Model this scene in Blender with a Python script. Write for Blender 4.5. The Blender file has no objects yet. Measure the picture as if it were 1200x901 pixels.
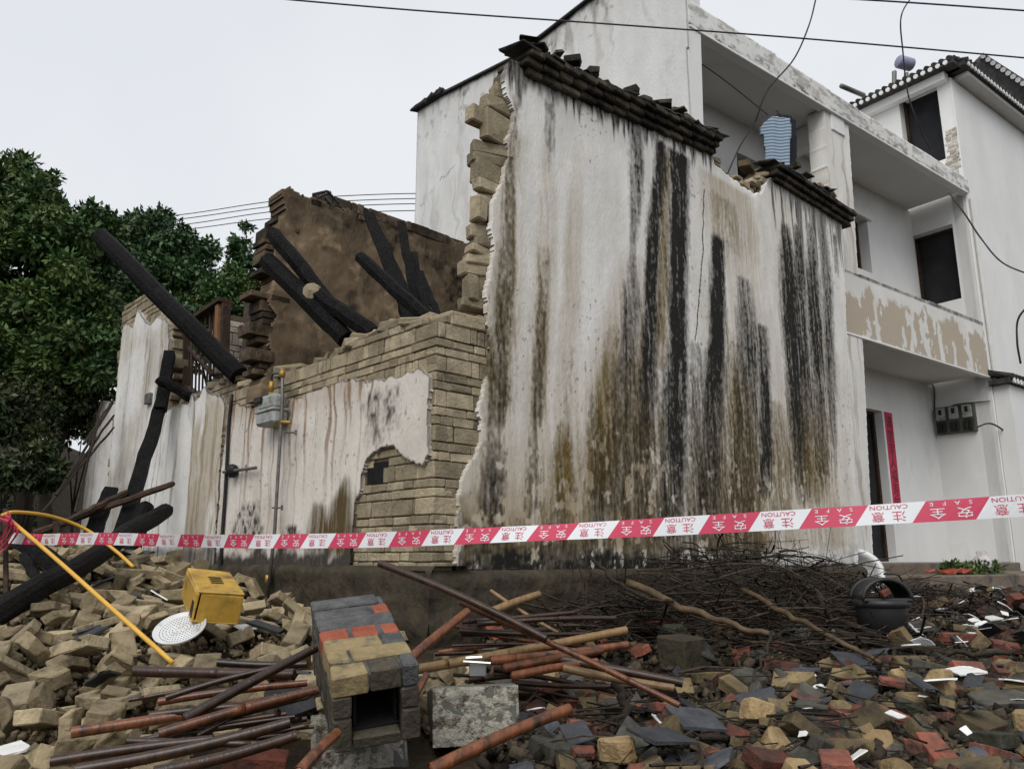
import bpy, bmesh, math, random
import numpy as np
from mathutils import Vector, Matrix
R = math.radians
random.seed(7); RNG = np.random.default_rng(11)
SC = bpy.context.scene
COL = SC.collection
# ------------------------------------------------------------------ camera, sky, sun, exposure
FPX, PITCH, EYE = 930.0, 12.43, Vector((0, 0, 1.6))
cam = bpy.data.cameras.new("camera"); co = bpy.data.objects.new("camera", cam); COL.objects.link(co)
co.location = EYE; co.rotation_euler = (R(90 + PITCH), 0, 0)
cam.sensor_width = 36; cam.lens = FPX / 1200 * 36; cam.clip_end = 2000; cam.clip_start = 0.05
SC.camera = co
W = bpy.data.worlds.new("World"); SC.world = W; W.use_nodes = True
wt = W.node_tree; wn = wt.nodes; wl = wt.links
bg = wn["Background"]; bg.inputs[1].default_value = 0.12
sky = wn.new("ShaderNodeTexSky"); sky.sky_type = 'NISHITA'; sky.sun_disc = False
SUN_EL, SUN_AZ = 48, 195
sky.sun_elevation = R(SUN_EL); sky.sun_rotation = R(SUN_AZ); sky.dust_density = 4
hs = wn.new("ShaderNodeHueSaturation"); hs.inputs[1].default_value = 0.15; wl.new(sky.outputs[0], hs.inputs[4])
mx = wn.new("ShaderNodeMix"); mx.data_type = 'RGBA'; mx.inputs[0].default_value = 0.82
wtc = wn.new("ShaderNodeTexCoord"); wnz = wn.new("ShaderNodeTexNoise"); wnz.inputs['Scale'].default_value = 1.6; wnz.inputs['Detail'].default_value = 4
wcr = wn.new("ShaderNodeValToRGB"); wcr.color_ramp.elements[0].color = (6.6, 6.9, 7.35, 1); wcr.color_ramp.elements[1].color = (7.5, 7.75, 8.1, 1)
wcr.color_ramp.elements[0].position = .35; wcr.color_ramp.elements[1].position = .65
wl.new(wtc.outputs['Generated'], wnz.inputs['Vector']); wl.new(wnz.outputs[0], wcr.inputs[0])
wl.new(hs.outputs[0], mx.inputs[6]); wl.new(wcr.outputs[0], mx.inputs[7]); wl.new(mx.outputs[2], bg.inputs[0])
sl = bpy.data.lights.new("sun", 'SUN'); sl.energy = 1.9; sl.angle = R(40); sl.color = (1, .97, .93)
so = bpy.data.objects.new("sun", sl); COL.objects.link(so)
so.rotation_euler = (R(90 - SUN_EL), 0, R(180 - SUN_AZ))
SC.view_settings.view_transform = 'Standard'; SC.view_settings.look = 'None'
SC.view_settings.exposure = 0.05; SC.view_settings.gamma = 1
SC.render.engine = 'CYCLES'; SC.cycles.use_denoising = True
SC.cycles.max_bounces = 6; SC.cycles.diffuse_bounces = 3

# ------------------------------------------------------------------ picture geometry
cp, sp = math.cos(R(PITCH)), math.sin(R(PITCH))
def ray(px, py):
    u = (px - 600) / FPX; v = (450.5 - py) / FPX
    return Vector((u, cp - v * sp, sp + v * cp))
def at(px, py, Y):
    d = ray(px, py); return EYE + d * (Y / d.y)
class Fr:
    def __init__(s, O, ang):                 # ang: heading of the wall, degrees right of +Y; n faces the camera side
        s.O = Vector((O[0], O[1], 0)); s.d = Vector((math.sin(R(ang)), math.cos(R(ang)), 0))
        n = Vector((s.d.y, -s.d.x, 0))
        if n.dot(Vector((0, 0, 0)) - s.O) < 0: n = -n
        s.n = n
    def px(s, x, y, off=0):
        d = ray(x, y); O = s.O + s.n * off
        t = (O - EYE).dot(s.n) / d.dot(s.n); p = EYE + d * t
        return ((p - s.O).dot(s.d), p.z)
    def P(s, a, z, off=0):
        p = s.O + s.d * a + s.n * off; return Vector((p.x, p.y, z))
    def poly(s, pts, off=0): return [s.px(x, y, off) for x, y in pts]
FA = Fr((-.514, 5.213), 46.6)        # big stained wall
FB = Fr((-.514, 5.213), -43.4)       # low front wall, running away to the left
FW = Fr((4.16, 9.9), 52.7)           # front line of the white house
wl0 = FW.P(-2.66, 0); FL = Fr((wl0.x, wl0.y), -37.3)     # its left side wall
wr0 = FW.P(4.63, 0); FS = Fr((wr0.x, wr0.y), -37.3)      # right side wall of the balcony
bk = FW.P(0, 0, -.95); FK = Fr((bk.x, bk.y), 52.7)       # back wall of the balcony
q = FB.P(2.46, 0); FC = Fr((q.x, q.y), 46.6)             # sooty partition, parallel to FA
q = FB.P(4.3, 0); FD = Fr((q.x, q.y), 46.6)              # pale brick wall further back

# ------------------------------------------------------------------ numpy noise
class VN:
    def __init__(s, seed, n=128):
        s.t = np.random.default_rng(seed).random((n, n)); s.n = n
    def __call__(s, x, y):
        x = np.asarray(x, float); y = np.asarray(y, float)
        xi = np.floor(x).astype(int); yi = np.floor(y).astype(int); fx = x - xi; fy = y - yi
        fx = fx * fx * (3 - 2 * fx); fy = fy * fy * (3 - 2 * fy); n = s.n; t = s.t
        a = t[xi % n, yi % n]; b = t[(xi + 1) % n, yi % n]; c = t[xi % n, (yi + 1) % n]; d = t[(xi + 1) % n, (yi + 1) % n]
        return (a * (1 - fx) + b * fx) * (1 - fy) + (c * (1 - fx) + d * fx) * fy
_v = [VN(i) for i in range(12)]
def fbm(x, y, o=4, k=0):
    r = 0; a = .5; tot = 0
    for i in range(o):
        r = r + a * _v[(i + k) % 12](x * 2 ** i + 17.3 * i, y * 2 ** i + 9.1 * i); tot += a; a *= .55
    return r / tot
def sst(a, b, x):
    t = np.clip((x - a) / (b - a), 0, 1); return t * t * (3 - 2 * t)
def inpoly(X, Y, poly):
    ins = np.zeros(np.shape(X), bool); n = len(poly)
    for i in range(n):
        x0, y0 = poly[i]; x1, y1 = poly[(i + 1) % n]
        if y0 == y1: continue
        c = ((y0 > Y) != (y1 > Y)) & (X < (x1 - x0) * (Y - y0) / (y1 - y0) + x0)
        ins ^= c
    return ins

# ------------------------------------------------------------------ materials
def mk(name, c1, c2, scale=5, rough=.8, bump=.3, detail=6, stretch=(1, 1, 1), tint=0, objr=0, c3=None, s3=2, t3=(.5, .65), crackle=0, spec=.22, bscale=None, metal=0, coords='Object'):
    m = bpy.data.materials.new(name); m.use_nodes = True; t = m.node_tree; N = t.nodes; L = t.links
    b = N["Principled BSDF"]; b.inputs['Roughness'].default_value = rough; b.inputs['Metallic'].default_value = metal
    b.inputs['Specular IOR Level'].default_value = spec
    tc = N.new("ShaderNodeTexCoord"); mp = N.new("ShaderNodeMapping"); mp.inputs['Scale'].default_value = stretch
    L.new(tc.outputs[coords], mp.inputs[0])
    vec = mp.outputs[0]
    if objr:
        oi = N.new("ShaderNodeObjectInfo"); ad = N.new("ShaderNodeVectorMath"); ad.operation = 'ADD'
        sc = N.new("ShaderNodeMath"); sc.operation = 'MULTIPLY'; sc.inputs[1].default_value = 50
        L.new(oi.outputs['Random'], sc.inputs[0]); L.new(vec, ad.inputs[0]); L.new(sc.outputs[0], ad.inputs[1]); vec = ad.outputs[0]
    nz = N.new("ShaderNodeTexNoise"); nz.inputs['Scale'].default_value = scale; nz.inputs['Detail'].default_value = detail; nz.inputs['Roughness'].default_value = .65
    L.new(vec, nz.inputs['Vector'])
    cr = N.new("ShaderNodeValToRGB"); e = cr.color_ramp.elements
    e[0].position = .32; e[1].position = .68; e[0].color = (*c1, 1); e[1].color = (*c2, 1)
    L.new(nz.outputs[0], cr.inputs[0]); col = cr.outputs[0]
    def mix(f, a, bcol, typ='MIX'):
        x = N.new("ShaderNodeMix"); x.data_type = 'RGBA'; x.blend_type = typ
        if isinstance(f, float): x.inputs[0].default_value = f
        else: L.new(f, x.inputs[0])
        L.new(a, x.inputs[6])
        if isinstance(bcol, tuple): x.inputs[7].default_value = (*bcol, 1)
        else: L.new(bcol, x.inputs[7])
        return x.outputs[2]
    if c3:
        n3 = N.new("ShaderNodeTexNoise"); n3.inputs['Scale'].default_value = s3; n3.inputs['Detail'].default_value = 8; n3.inputs['Roughness'].default_value = .7
        L.new(vec, n3.inputs['Vector']); r3 = N.new("ShaderNodeMapRange"); r3.inputs[1].default_value = t3[0]; r3.inputs[2].default_value = t3[1]
        L.new(n3.outputs[0], r3.inputs[0]); col = mix(r3.outputs[0], col, c3)
    if tint or objr:
        mr = N.new("ShaderNodeMapRange"); k = tint or objr; mr.inputs[3].default_value = 1 - k; mr.inputs[4].default_value = 1 + k
        if tint:
            at_ = N.new("ShaderNodeAttribute"); at_.attribute_name = "tint"; L.new(at_.outputs['Fac'], mr.inputs[0])
        else: L.new(oi.outputs['Random'], mr.inputs[0])
        cm = N.new("ShaderNodeCombineColor"); [L.new(mr.outputs[0], cm.inputs[i]) for i in range(3)]
        col = mix(1.0, col, cm.outputs[0], 'MULTIPLY')
    L.new(col, b.inputs['Base Color'])
    if bump:
        bp = N.new("ShaderNodeBump"); bp.inputs['Strength'].default_value = min(1, bump); bp.inputs['Distance'].default_value = .01 * max(1, bump)
        nb = N.new("ShaderNodeTexNoise"); nb.inputs['Scale'].default_value = bscale or scale * 5; nb.inputs['Detail'].default_value = 5
        L.new(vec, nb.inputs['Vector']); h = nb.outputs[0]
        if crackle:
            vo = N.new("ShaderNodeTexVoronoi"); vo.feature = 'DISTANCE_TO_EDGE'; vo.inputs['Scale'].default_value = crackle
            L.new(vec, vo.inputs['Vector']); mm = N.new("ShaderNodeMath"); mm.operation = 'MINIMUM'; mm.inputs[1].default_value = .12
            L.new(vo.outputs[0], mm.inputs[0]); m2 = N.new("ShaderNodeMath"); m2.operation = 'MULTIPLY_ADD'; m2.inputs[1].default_value = 4
            L.new(mm.outputs[0], m2.inputs[0]); L.new(h, m2.inputs[2]); h = m2.outputs[0]
        L.new(h, bp.inputs['Height']); L.new(bp.outputs[0], b.inputs['Normal'])
    return m
def stain_mat(name, base1, base2, dark, moss, tan, rough=.85):
    """plaster whose weathering masks (r dark run, g moss, b tan wash) are stored on the wall mesh"""
    m = mk(name, base1, base2, 3, rough, .5, 8, bscale=60, stretch=(1, 1, .35))
    t = m.node_tree; N = t.nodes; L = t.links; b = N["Principled BSDF"]; b.inputs['Specular IOR Level'].default_value = .15
    src = b.inputs['Base Color'].links[0].from_socket
    a = N.new("ShaderNodeAttribute"); a.attribute_name = "stain"; sp_ = N.new("ShaderNodeSeparateColor"); L.new(a.outputs['Color'], sp_.inputs[0])
    tc = N.new("ShaderNodeTexCoord"); nf = N.new("ShaderNodeTexNoise"); nf.inputs['Scale'].default_value = 45; nf.inputs['Detail'].default_value = 6; nf.inputs['Roughness'].default_value = .7
    mp = N.new("ShaderNodeMapping"); mp.inputs['Scale'].default_value = (1, 1, .3); L.new(tc.outputs['Object'], mp.inputs[0]); L.new(mp.outputs[0], nf.inputs['Vector'])
    col = src
    for ch, c, k in ((2, tan, .4), (1, moss, .5), (0, dark, .55)):
        ma = N.new("ShaderNodeMath"); ma.operation = 'MULTIPLY_ADD'; L.new(nf.outputs[0], ma.inputs[0]); ma.inputs[1].default_value = k; ma.inputs[2].default_value = -.5 * k
        ad = N.new("ShaderNodeMath"); ad.operation = 'ADD'; L.new(ma.outputs[0], ad.inputs[0]); L.new(sp_.outputs[ch], ad.inputs[1])
        # no stain where the mask is nil
        mu = N.new("ShaderNodeMapRange"); mu.inputs[1].default_value = .10; mu.inputs[2].default_value = .95; L.new(ad.outputs[0], mu.inputs[0])
        x = N.new("ShaderNodeMix"); x.data_type = 'RGBA'; L.new(mu.outputs[0], x.inputs[0]); L.new(col, x.inputs[6]); x.inputs[7].default_value = (*c, 1)
        col = x.outputs[2]
    L.new(col, b.inputs['Base Color'])
    return m
M = {}
M['plaster_a'] = stain_mat('stained_plaster', (.60, .58, .54), (.78, .76, .725), (.015, .014, .012), (.125, .085, .022), (.36, .29, .20))
M['plaster_b'] = stain_mat('low_wall_plaster', (.50, .46, .41), (.68, .64, .58), (.05, .043, .036), (.085, .06, .026), (.24, .16, .10))
M['plaster_c'] = stain_mat('grey_white_plaster', (.58, .56, .53), (.74, .73, .70), (.07, .065, .06), (.14, .10, .06), (.36, .30, .22))
M['soot'] = stain_mat('sooty_mud_plaster', (.12, .085, .054), (.23, .17, .11), (.018, .013, .010), (.05, .035, .02), (.34, .25, .16))
M['peel'] = stain_mat('peeled_white_paint', (.60, .59, .56), (.70, .69, .66), (.04, .04, .035), (.42, .36, .285), (.5, .48, .44))
M['eave'] = stain_mat('weathered_eave_plaster', (.60, .60, .585), (.72, .715, .70), (.05, .05, .045), (.2, .18, .15), (.4, .37, .33))
M['white'] = mk('white_wall_paint', (.66, .66, .645), (.76, .76, .745), 1.3, .85, .15, 8, c3=(.48, .465, .44), s3=1.1, t3=(.58, .9), stretch=(1, 1, .5))
M['ceil'] = mk('ceiling_paint', (.60, .585, .56), (.66, .645, .62), 1, .9, .1)
M['brick'] = mk('mud_brick_masonry', (.20, .165, .11), (.34, .285, .195), 9, .9, .8, 8, tint=.35, c3=(.07, .055, .04), s3=5, t3=(.55, .75))
M['palebrick'] = mk('whitewashed_brick', (.36, .32, .27), (.50, .46, .40), 9, .9, .8, 8, tint=.3, c3=(.15, .11, .075), s3=4, t3=(.5, .65))
M['sootbrick'] = mk('sooty_brick', (.035, .025, .016), (.13, .095, .06), 9, .9, .8, 8, tint=.5, c3=(.02, .016, .012), s3=4, t3=(.45, .62))
M['mortar'] = mk('mud_mortar', (.07, .052, .035), (.13, .10, .07), 14, .95, .8)
M['plinth'] = mk('damp_plinth_render', (.022, .018, .013), (.085, .066, .046), 5, .85, 2, 9, c3=(.035, .032, .018), s3=2.6, t3=(.45, .6), bscale=16, spec=.2)
M['slate'] = mk('old_grey_roof_tile', (.018, .018, .019), (.06, .058, .055), 12, .75, .6, tint=.5)
M['slate_o'] = mk('loose_grey_roof_tile', (.022, .023, .027), (.06, .062, .07), 9, .6, .6, objr=.6, spec=.3)
M['char'] = mk('charred_wood', (.002, .002, .002), (.009, .0085, .008), 16, .6, .9, 8, stretch=(1, 1, 1), crackle=34, spec=.1, c3=(.022, .020, .018), s3=3, t3=(.55, .8))
M['charbrown'] = mk('burnt_brown_wood', (.012, .008, .006), (.065, .035, .02), 8, .6, .8, 8, stretch=(1, 1, 1))
M['rawwood'] = mk('raw_orange_wood', (.14, .07, .03), (.25, .13, .06), 12, .7, .4)
M['mud_o'] = mk('loose_mud_brick', (.215, .172, .105), (.36, .295, .19), 8, .85, .8, 8, objr=.42, c3=(.08, .06, .038), s3=7, t3=(.52, .7))
M['tan_o'] = mk('loose_yellow_brick', (.085, .063, .033), (.18, .135, .07), 8, .8, .8, 8, objr=.45, c3=(.045, .038, .028), s3=6, t3=(.48, .66))
M['red_o'] = mk('loose_red_brick', (.12, .036, .022), (.22, .07, .043), 10, .75, .8, 8, objr=.6, c3=(.035, .028, .024), s3=6, t3=(.42, .62), spec=.3)
M['grey_o'] = mk('loose_grey_brick', (.035, .034, .028), (.10, .094, .078), 8, .8, .8, 8, objr=.4, c3=(.04, .045, .025), s3=5, t3=(.5, .7))
M['rock'] = mk('loose_yellow_stone', (.22, .15, .07), (.33, .24, .13), 9, .8, 1, objr=.3)
M['wht_o'] = mk('glazed_white_tile', (.62, .62, .60), (.74, .74, .72), 5, .35, .1, objr=.12, spec=.45)
M['bits'] = mk('rubble_bits', (.022, .017, .012), (.07, .054, .036), 25, .9, .5, tint=.8)
M['ground'] = mk('wet_earth', (.016, .012, .008), (.045, .034, .022), 7, .8, 1.5, 10, c3=(.065, .05, .032), s3=2.5, t3=(.5, .75), coords='Object', spec=.08)
M['concrete'] = mk('rough_concrete', (.20, .19, .155), (.42, .40, .34), 14, .85, 1.5, 9, c3=(.075, .06, .045), s3=13, t3=(.47, .58))
M['concrete_d'] = mk('smooth_grey_concrete', (.075, .078, .066), (.12, .12, .105), 6, .7, .5, 9)
M['flue_tan'] = mk('flue_tan_brick', (.20, .15, .07), (.31, .24, .13), 9, .75, .7, c3=(.09, .08, .06), s3=12, t3=(.5, .7))
M['flue_dark'] = mk('flue_dark_brick', (.045, .038, .03), (.10, .085, .06), 12, .85, .8, c3=(.02, .018, .016), s3=8)
M['flue_red'] = mk('flue_red_brick', (.20, .05, .03), (.33, .10, .055), 16, .75, 1)
M['flue_mortar'] = mk('flue_grey_mortar', (.04, .042, .045), (.12, .12, .115), 14, .7, 1, 8)
M['soot_in'] = mk('flue_soot', (.006, .006, .006), (.014, .013, .012), 9, .9, .4)
M['bamboo'] = mk('wet_orange_bamboo', (.085, .026, .010), (.20, .068, .024), 5, .3, .15, 6, stretch=(6, 6, .8), objr=.35, c3=(.02, .011, .007), s3=3, t3=(.46, .66), spec=.45)
M['bamboo_t'] = mk('tan_bamboo', (.12, .07, .03), (.23, .14, .06), 5, .38, .15, 6, stretch=(6, 6, .8), objr=.3, c3=(.05, .03, .018), s3=3, t3=(.5, .72), spec=.45)
M['bamboo_d'] = mk('scorched_bamboo', (.010, .006, .004), (.04, .017, .008), 5, .33, .15, 6, stretch=(6, 6, .8), objr=.4, spec=.45)
M['bark'] = mk('wet_branch_bark', (.012, .009, .007), (.042, .031, .022), 20, .7, .8, stretch=(1, 1, .3))
M['twig'] = mk('dead_twig', (.012, .009, .006), (.052, .038, .026), 20, .7, .3, tint=.75, spec=.2)
M['barkpale'] = mk('pale_branch', (.045, .03, .018), (.12, .082, .045), 12, .6, .5, stretch=(1, 1, .3))
M['trunk'] = mk('tree_bark', (.014, .011, .009), (.04, .032, .025), 10, .9, 1, stretch=(1, 1, .3))
M['yellow'] = mk('dirty_yellow_plastic', (.42, .24, .035), (.56, .35, .06), 5, .45, .15, c3=(.10, .06, .02), s3=6, t3=(.45, .68), spec=.45)
M['hose'] = mk('yellow_gas_hose', (.58, .31, .035), (.66, .38, .05), 5, .4, .05, spec=.45)
M['metal'] = mk('galvanised_pipe', (.10, .10, .095), (.2, .195, .185), 14, .5, .3, metal=.5)
M['brass'] = mk('brass_fitting', (.34, .20, .04), (.45, .27, .06), 14, .45, .2, metal=.4)
M['grey_m'] = mk('grey_meter_paint', (.27, .29, .28), (.36, .38, .37), 7, .45, .1, c3=(.16, .14, .11), s3=5)
M['dark'] = mk('black_rubber', (.012, .012, .012), (.022, .022, .022), 9, .5, .1)
M['bin'] = mk('black_bin_plastic', (.010, .010, .011), (.022, .022, .024), 5, .5, .1, c3=(.05, .045, .038), s3=5, t3=(.55, .8), spec=.45)
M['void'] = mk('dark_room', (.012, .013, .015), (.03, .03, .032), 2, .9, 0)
M['wirem'] = mk('black_cable', (.03, .03, .032), (.05, .05, .052), 9, .6, 0)
M['pvc'] = mk('white_pvc', (.55, .54, .51), (.64, .63, .60), 6, .4, 0, spec=.45)
M['enamel'] = mk('white_enamel', (.55, .56, .56), (.68, .69, .69), 4, .3, .05, c3=(.24, .21, .17), s3=9, t3=(.5, .75), spec=.45)
M['tape_w'] = mk('tape_white', (.66, .68, .70), (.74, .76, .78), 3, .4, .05, spec=.45)
M['tape_r'] = mk('tape_crimson', (.50, .035, .085), (.58, .055, .115), 3, .4, .05, spec=.45)
M['couplet'] = mk('couplet_paper', (.42, .02, .06), (.60, .05, .11), 6, .7, .1, c3=(.62, .25, .28), s3=5, t3=(.6, .8))
M['ink'] = mk('black_ink', (.01, .01, .01), (.02, .02, .02), 5, .6, 0)
M['trousers'] = mk('dark_cloth', (.012, .014, .02), (.022, .025, .032), 8, .9, .2)
M['purple'] = mk('lilac_plastic', (.22, .22, .33), (.29, .29, .40), 5, .5, 0)
M['bag'] = mk('pale_sack', (.42, .40, .40), (.60, .56, .56), 9, .5, .4, c3=(.32, .05, .07), s3=5, t3=(.6, .68))
M['orange'] = mk('red_wax_crust', (.25, .05, .03), (.35, .08, .05), 9, .6, .6)
def leafmat(name, a, b, c):
    m = mk(name, a, b, 3, .5, 0, 3, tint=.55, c3=c, s3=1.3, t3=(.46, .66)); bs = m.node_tree.nodes["Principled BSDF"]
    bs.inputs['Transmission Weight'].default_value = 0; bs.inputs['Specular IOR Level'].default_value = .3
    return m
M['leaf1'] = leafmat('broad_leaves', (.030, .066, .022), (.058, .115, .032), (.12, .16, .045))
M['leaf2'] = leafmat('far_leaves', (.030, .068, .030), (.056, .112, .042), (.07, .125, .04))
M['leaf3'] = leafmat('undergrowth_leaves', (.018, .034, .012), (.035, .058, .02), (.07, .07, .03))
M['greens'] = leafmat('wilted_greens', (.04, .08, .02), (.07, .12, .03), (.10, .13, .05))
# striped shirt
def shirt_mat():
    m = bpy.data.materials.new('striped_cloth'); m.use_nodes = True; N = m.node_tree.nodes; L = m.node_tree.links; b = N["Principled BSDF"]; b.inputs['Roughness'].default_value = .9
    tc = N.new("ShaderNodeTexCoord"); w = N.new("ShaderNodeTexWave"); w.bands_direction = 'Z'; w.inputs['Scale'].default_value = 7; w.inputs['Distortion'].default_value = 0; w.inputs['Detail'].default_value = 1
    L.new(tc.outputs['Object'], w.inputs[0]); r = N.new("ShaderNodeValToRGB"); e = r.color_ramp.elements
    e[0].position = .42; e[1].position = .55; e[0].color = (.10, .16, .24, 1); e[1].color = (.33, .40, .46, 1); L.new(w.outputs[0], r.inputs[0]); L.new(r.outputs[0], b.inputs['Base Color'])
    return m
M['shirt'] = shirt_mat()

# ------------------------------------------------------------------ mesh helpers
def tag(o, label=None, cat=None, group=None, kind=None):
    if label: o['label'] = label
    if cat: o['category'] = cat
    if group: o['group'] = group
    if kind: o['kind'] = kind
    return o
def empty(name, loc, label=None, cat=None, group=None, kind=None):
    o = bpy.data.objects.new(name, None); COL.objects.link(o); o.location = loc; o.empty_display_size = .2
    return tag(o, label, cat, group, kind)
def link(name, me, mat, parent=None, loc=None):
    for m in (mat if isinstance(mat, (list, tuple)) else [mat]): me.materials.append(M[m] if isinstance(m, str) else m)
    o = bpy.data.objects.new(name, me); COL.objects.link(o)
    if loc is not None: o.location = loc
    if parent:
        o.parent = parent; o.matrix_parent_inverse = Matrix.Translation(parent.location).inverted()
    return o
def npmesh(name, V, F, mat, parent=None, smooth=False, tint=None, stain=None, midx=None):
    """V (n,3) array, F list/array of polygons (all quads when an array)"""
    me = bpy.data.meshes.new(name)
    V = np.asarray(V, float)
    org = V.mean(0) if parent is None else np.zeros(3)
    if isinstance(F, np.ndarray):
        k = F.shape[1]; me.vertices.add(len(V)); me.vertices.foreach_set('co', (V - org).ravel().astype(np.float32))
        me.loops.add(F.size); me.loops.foreach_set('vertex_index', F.ravel().astype(np.int32))
        me.polygons.add(len(F)); me.polygons.foreach_set('loop_start', np.arange(0, F.size, k, dtype=np.int32))
        me.update(calc_edges=True); me.validate()
    else:
        me.from_pydata((V - org).tolist(), [], F)
    if tint is not None:
        a = me.attributes.new('tint', 'FLOAT', 'POINT'); a.data.foreach_set('value', np.asarray(tint, np.float32))
    if stain is not None:
        a = me.attributes.new('stain', 'FLOAT_COLOR', 'POINT'); a.data.foreach_set('color', np.concatenate([stain, np.ones((len(V), 1))], 1).ravel().astype(np.float32))
    if midx is not None: me.polygons.foreach_set('material_index', np.asarray(midx, np.int32))
    if smooth: me.polygons.foreach_set('use_smooth', [True] * len(me.polygons))
    me.update()
    return link(name, me, mat, parent, Vector(org) if parent is None else None) if parent is None else _child(name, me, mat, parent)
def _child(name, me, mat, parent):
    for m in (mat if isinstance(mat, (list, tuple)) else [mat]): me.materials.append(M[m] if isinstance(m, str) else m)
    o = bpy.data.objects.new(name, me); COL.objects.link(o); o.parent = parent
    p = Vector((0, 0, 0)); q = parent
    while q is not None: p += q.location; q = q.parent
    o.location = (0, 0, 0)
    # keep vertices in world space: shift the mesh back by the parent's world position
    me.transform(Matrix.Translation(-p))
    return o
CB_V = []; CB_F = []
def _cb():
    s = [(-1, -1, -1), (1, -1, -1), (1, 1, -1), (-1, 1, -1), (-1, -1, 1), (1, -1, 1), (1, 1, 1), (-1, 1, 1)]
    idx = {}
    for c in s:
        for ax in range(3): idx[(c, ax)] = len(CB_V); CB_V.append((c, ax))
    def f(*a): CB_F.append(list(a))
    for ax in range(3):
        for sg in (-1, 1):
            cs = [c for c in s if c[ax] == sg]; o = [i for i in range(3) if i != ax]
            cs.sort(key=lambda c: math.atan2(c[o[1]], c[o[0]]))
            q = [idx[(c, ax)] for c in cs]
            if (sg > 0) ^ (ax == 1): f(*q)
            else: f(*q[::-1])
    for i in range(3):
        j, k = [a for a in range(3) if a != i]
        for a in (-1, 1):
            for b in (-1, 1):
                c0 = [0, 0, 0]; c0[i] = -1; c0[j] = a; c0[k] = b; c1 = list(c0); c1[i] = 1; c0 = tuple(c0); c1 = tuple(c1)
                f(idx[(c0, j)], idx[(c1, j)], idx[(c1, k)], idx[(c0, k)])
    for c in s: f(idx[(c, 0)], idx[(c, 1)], idx[(c, 2)])
_cb()
class MB:
    def __init__(s): s.v = []; s.f = []; s.t = []; s.m = []
    def add(s, V, F, tint=.5, mi=0):
        b = len(s.v); s.v += [tuple(p) for p in V]; s.t += [tint] * len(V)
        s.f += [[i + b for i in f] for f in F]; s.m += [mi] * len(F)
    def box(s, c, ax, h, tint=.5, ch=.006, jit=0, mi=0):
        """chamfered box; ax three unit axes, h half sizes"""
        c = Vector(c); V = []
        J = {}
        for (k, a) in CB_V:
            if k not in J: J[k] = Vector([random.uniform(-jit, jit) for _ in range(3)])
            l = [k[i] * (h[i] - (0 if i == a else min(ch, h[i] * .4))) for i in range(3)]
            V.append(c + ax[0] * l[0] + ax[1] * l[1] + ax[2] * l[2] + J[k])
        s.add(V, CB_F, tint, mi)
    def fbox(s, fr, a0, a1, z0, z1, o0, o1, tint=.5, ch=.006, jit=0, mi=0):
        s.box(fr.P((a0 + a1) / 2, (z0 + z1) / 2, (o0 + o1) / 2), (fr.d, fr.n, Vector((0, 0, 1))), ((abs(a1 - a0)) / 2, abs(o1 - o0) / 2, abs(z1 - z0) / 2), tint, ch, jit, mi)
    def prism(s, fr, pts, o0, o1, tint=.5, mi=0):
        n = len(pts); V = [fr.P(a, z, o1) for a, z in pts] + [fr.P(a, z, o0) for a, z in pts]
        ar = sum(pts[i][0] * pts[(i + 1) % n][1] - pts[(i + 1) % n][0] * pts[i][1] for i in range(n))
        F = [list(range(n)), list(range(2 * n - 1, n - 1, -1))] + [[i, i + n, (i + 1) % n + n, (i + 1) % n] for i in range(n)]
        s.add(V, F, tint, mi)
    def tube(s, pts, rad, n=8, tint=.5, jit=0, cap=True, mi=0, flat=1):
        pts = [Vector(p) for p in pts]; k = len(pts)
        if not isinstance(rad, (list, tuple)): rad = [rad] * k
        V = []; T0 = (pts[-1] - pts[0]).normalized(); up = Vector((0, 0, 1)) if abs(T0.z) < .9 else Vector((1, 0, 0))
        for i, p in enumerate(pts):
            T = (pts[min(i + 1, k - 1)] - pts[max(i - 1, 0)]).normalized(); X = T.cross(up).normalized(); Y = T.cross(X)
            for j in range(n):
                a = 2 * math.pi * j / n; r = rad[i] * (1 + random.uniform(-jit, jit))
                V.append(p + X * math.cos(a) * r + Y * math.sin(a) * r * flat)
        F = [[i * n + j, i * n + (j + 1) % n, (i + 1) * n + (j + 1) % n, (i + 1) * n + j] for i in range(k - 1) for j in range(n)]
        if cap: F += [list(range(n))[::-1], [(k - 1) * n + j for j in range(n)]]
        s.add(V, F, tint, mi)
    def lathe(s, c, prof, n=24, ax=None, tint=.5, mi=0, a0=0, a1=2 * math.pi):
        c = Vector(c); X, Y, Z = ax or (Vector((1, 0, 0)), Vector((0, 1, 0)), Vector((0, 0, 1)))
        full = abs(a1 - a0 - 2 * math.pi) < 1e-6; m = n if full else n + 1; V = []
        for r, z in prof:
            for j in range(m):
                a = a0 + (a1 - a0) * j / n; V.append(c + X * math.cos(a) * r + Y * math.sin(a) * r + Z * z)
        F = [[i * m + j, i * m + (j + 1) % m, (i + 1) * m + (j + 1) % m, (i + 1) * m + j] for i in range(len(prof) - 1) for j in range(n)]
        s.add(V, F, tint, mi)
    def build(s, name, mat, parent=None, smooth=False, label=None):
        o = npmesh(name, s.v, s.f, mat, parent, smooth, tint=s.t, midx=s.m if isinstance(mat, (list, tuple)) else None)
        bm = bmesh.new(); bm.from_mesh(o.data); bmesh.ops.recalc_face_normals(bm, faces=bm.faces); bm.to_mesh(o.data); bm.free()
        if label: o['label'] = label
        return o
def lerp(a, b, t): return a + (b - a) * t
def wob(p0, p1, k, w, sag=0):
    """a slightly crooked line"""
    p0 = Vector(p0); p1 = Vector(p1); out = []
    for i in range(k + 1):
        t = i / k; e = math.sin(math.pi * t)
        out.append(p0.lerp(p1, t) + Vector([random.uniform(-w, w) for _ in range(3)]) * min(1, e * 3) - Vector((0, 0, sag * e)))
    return out
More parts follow.
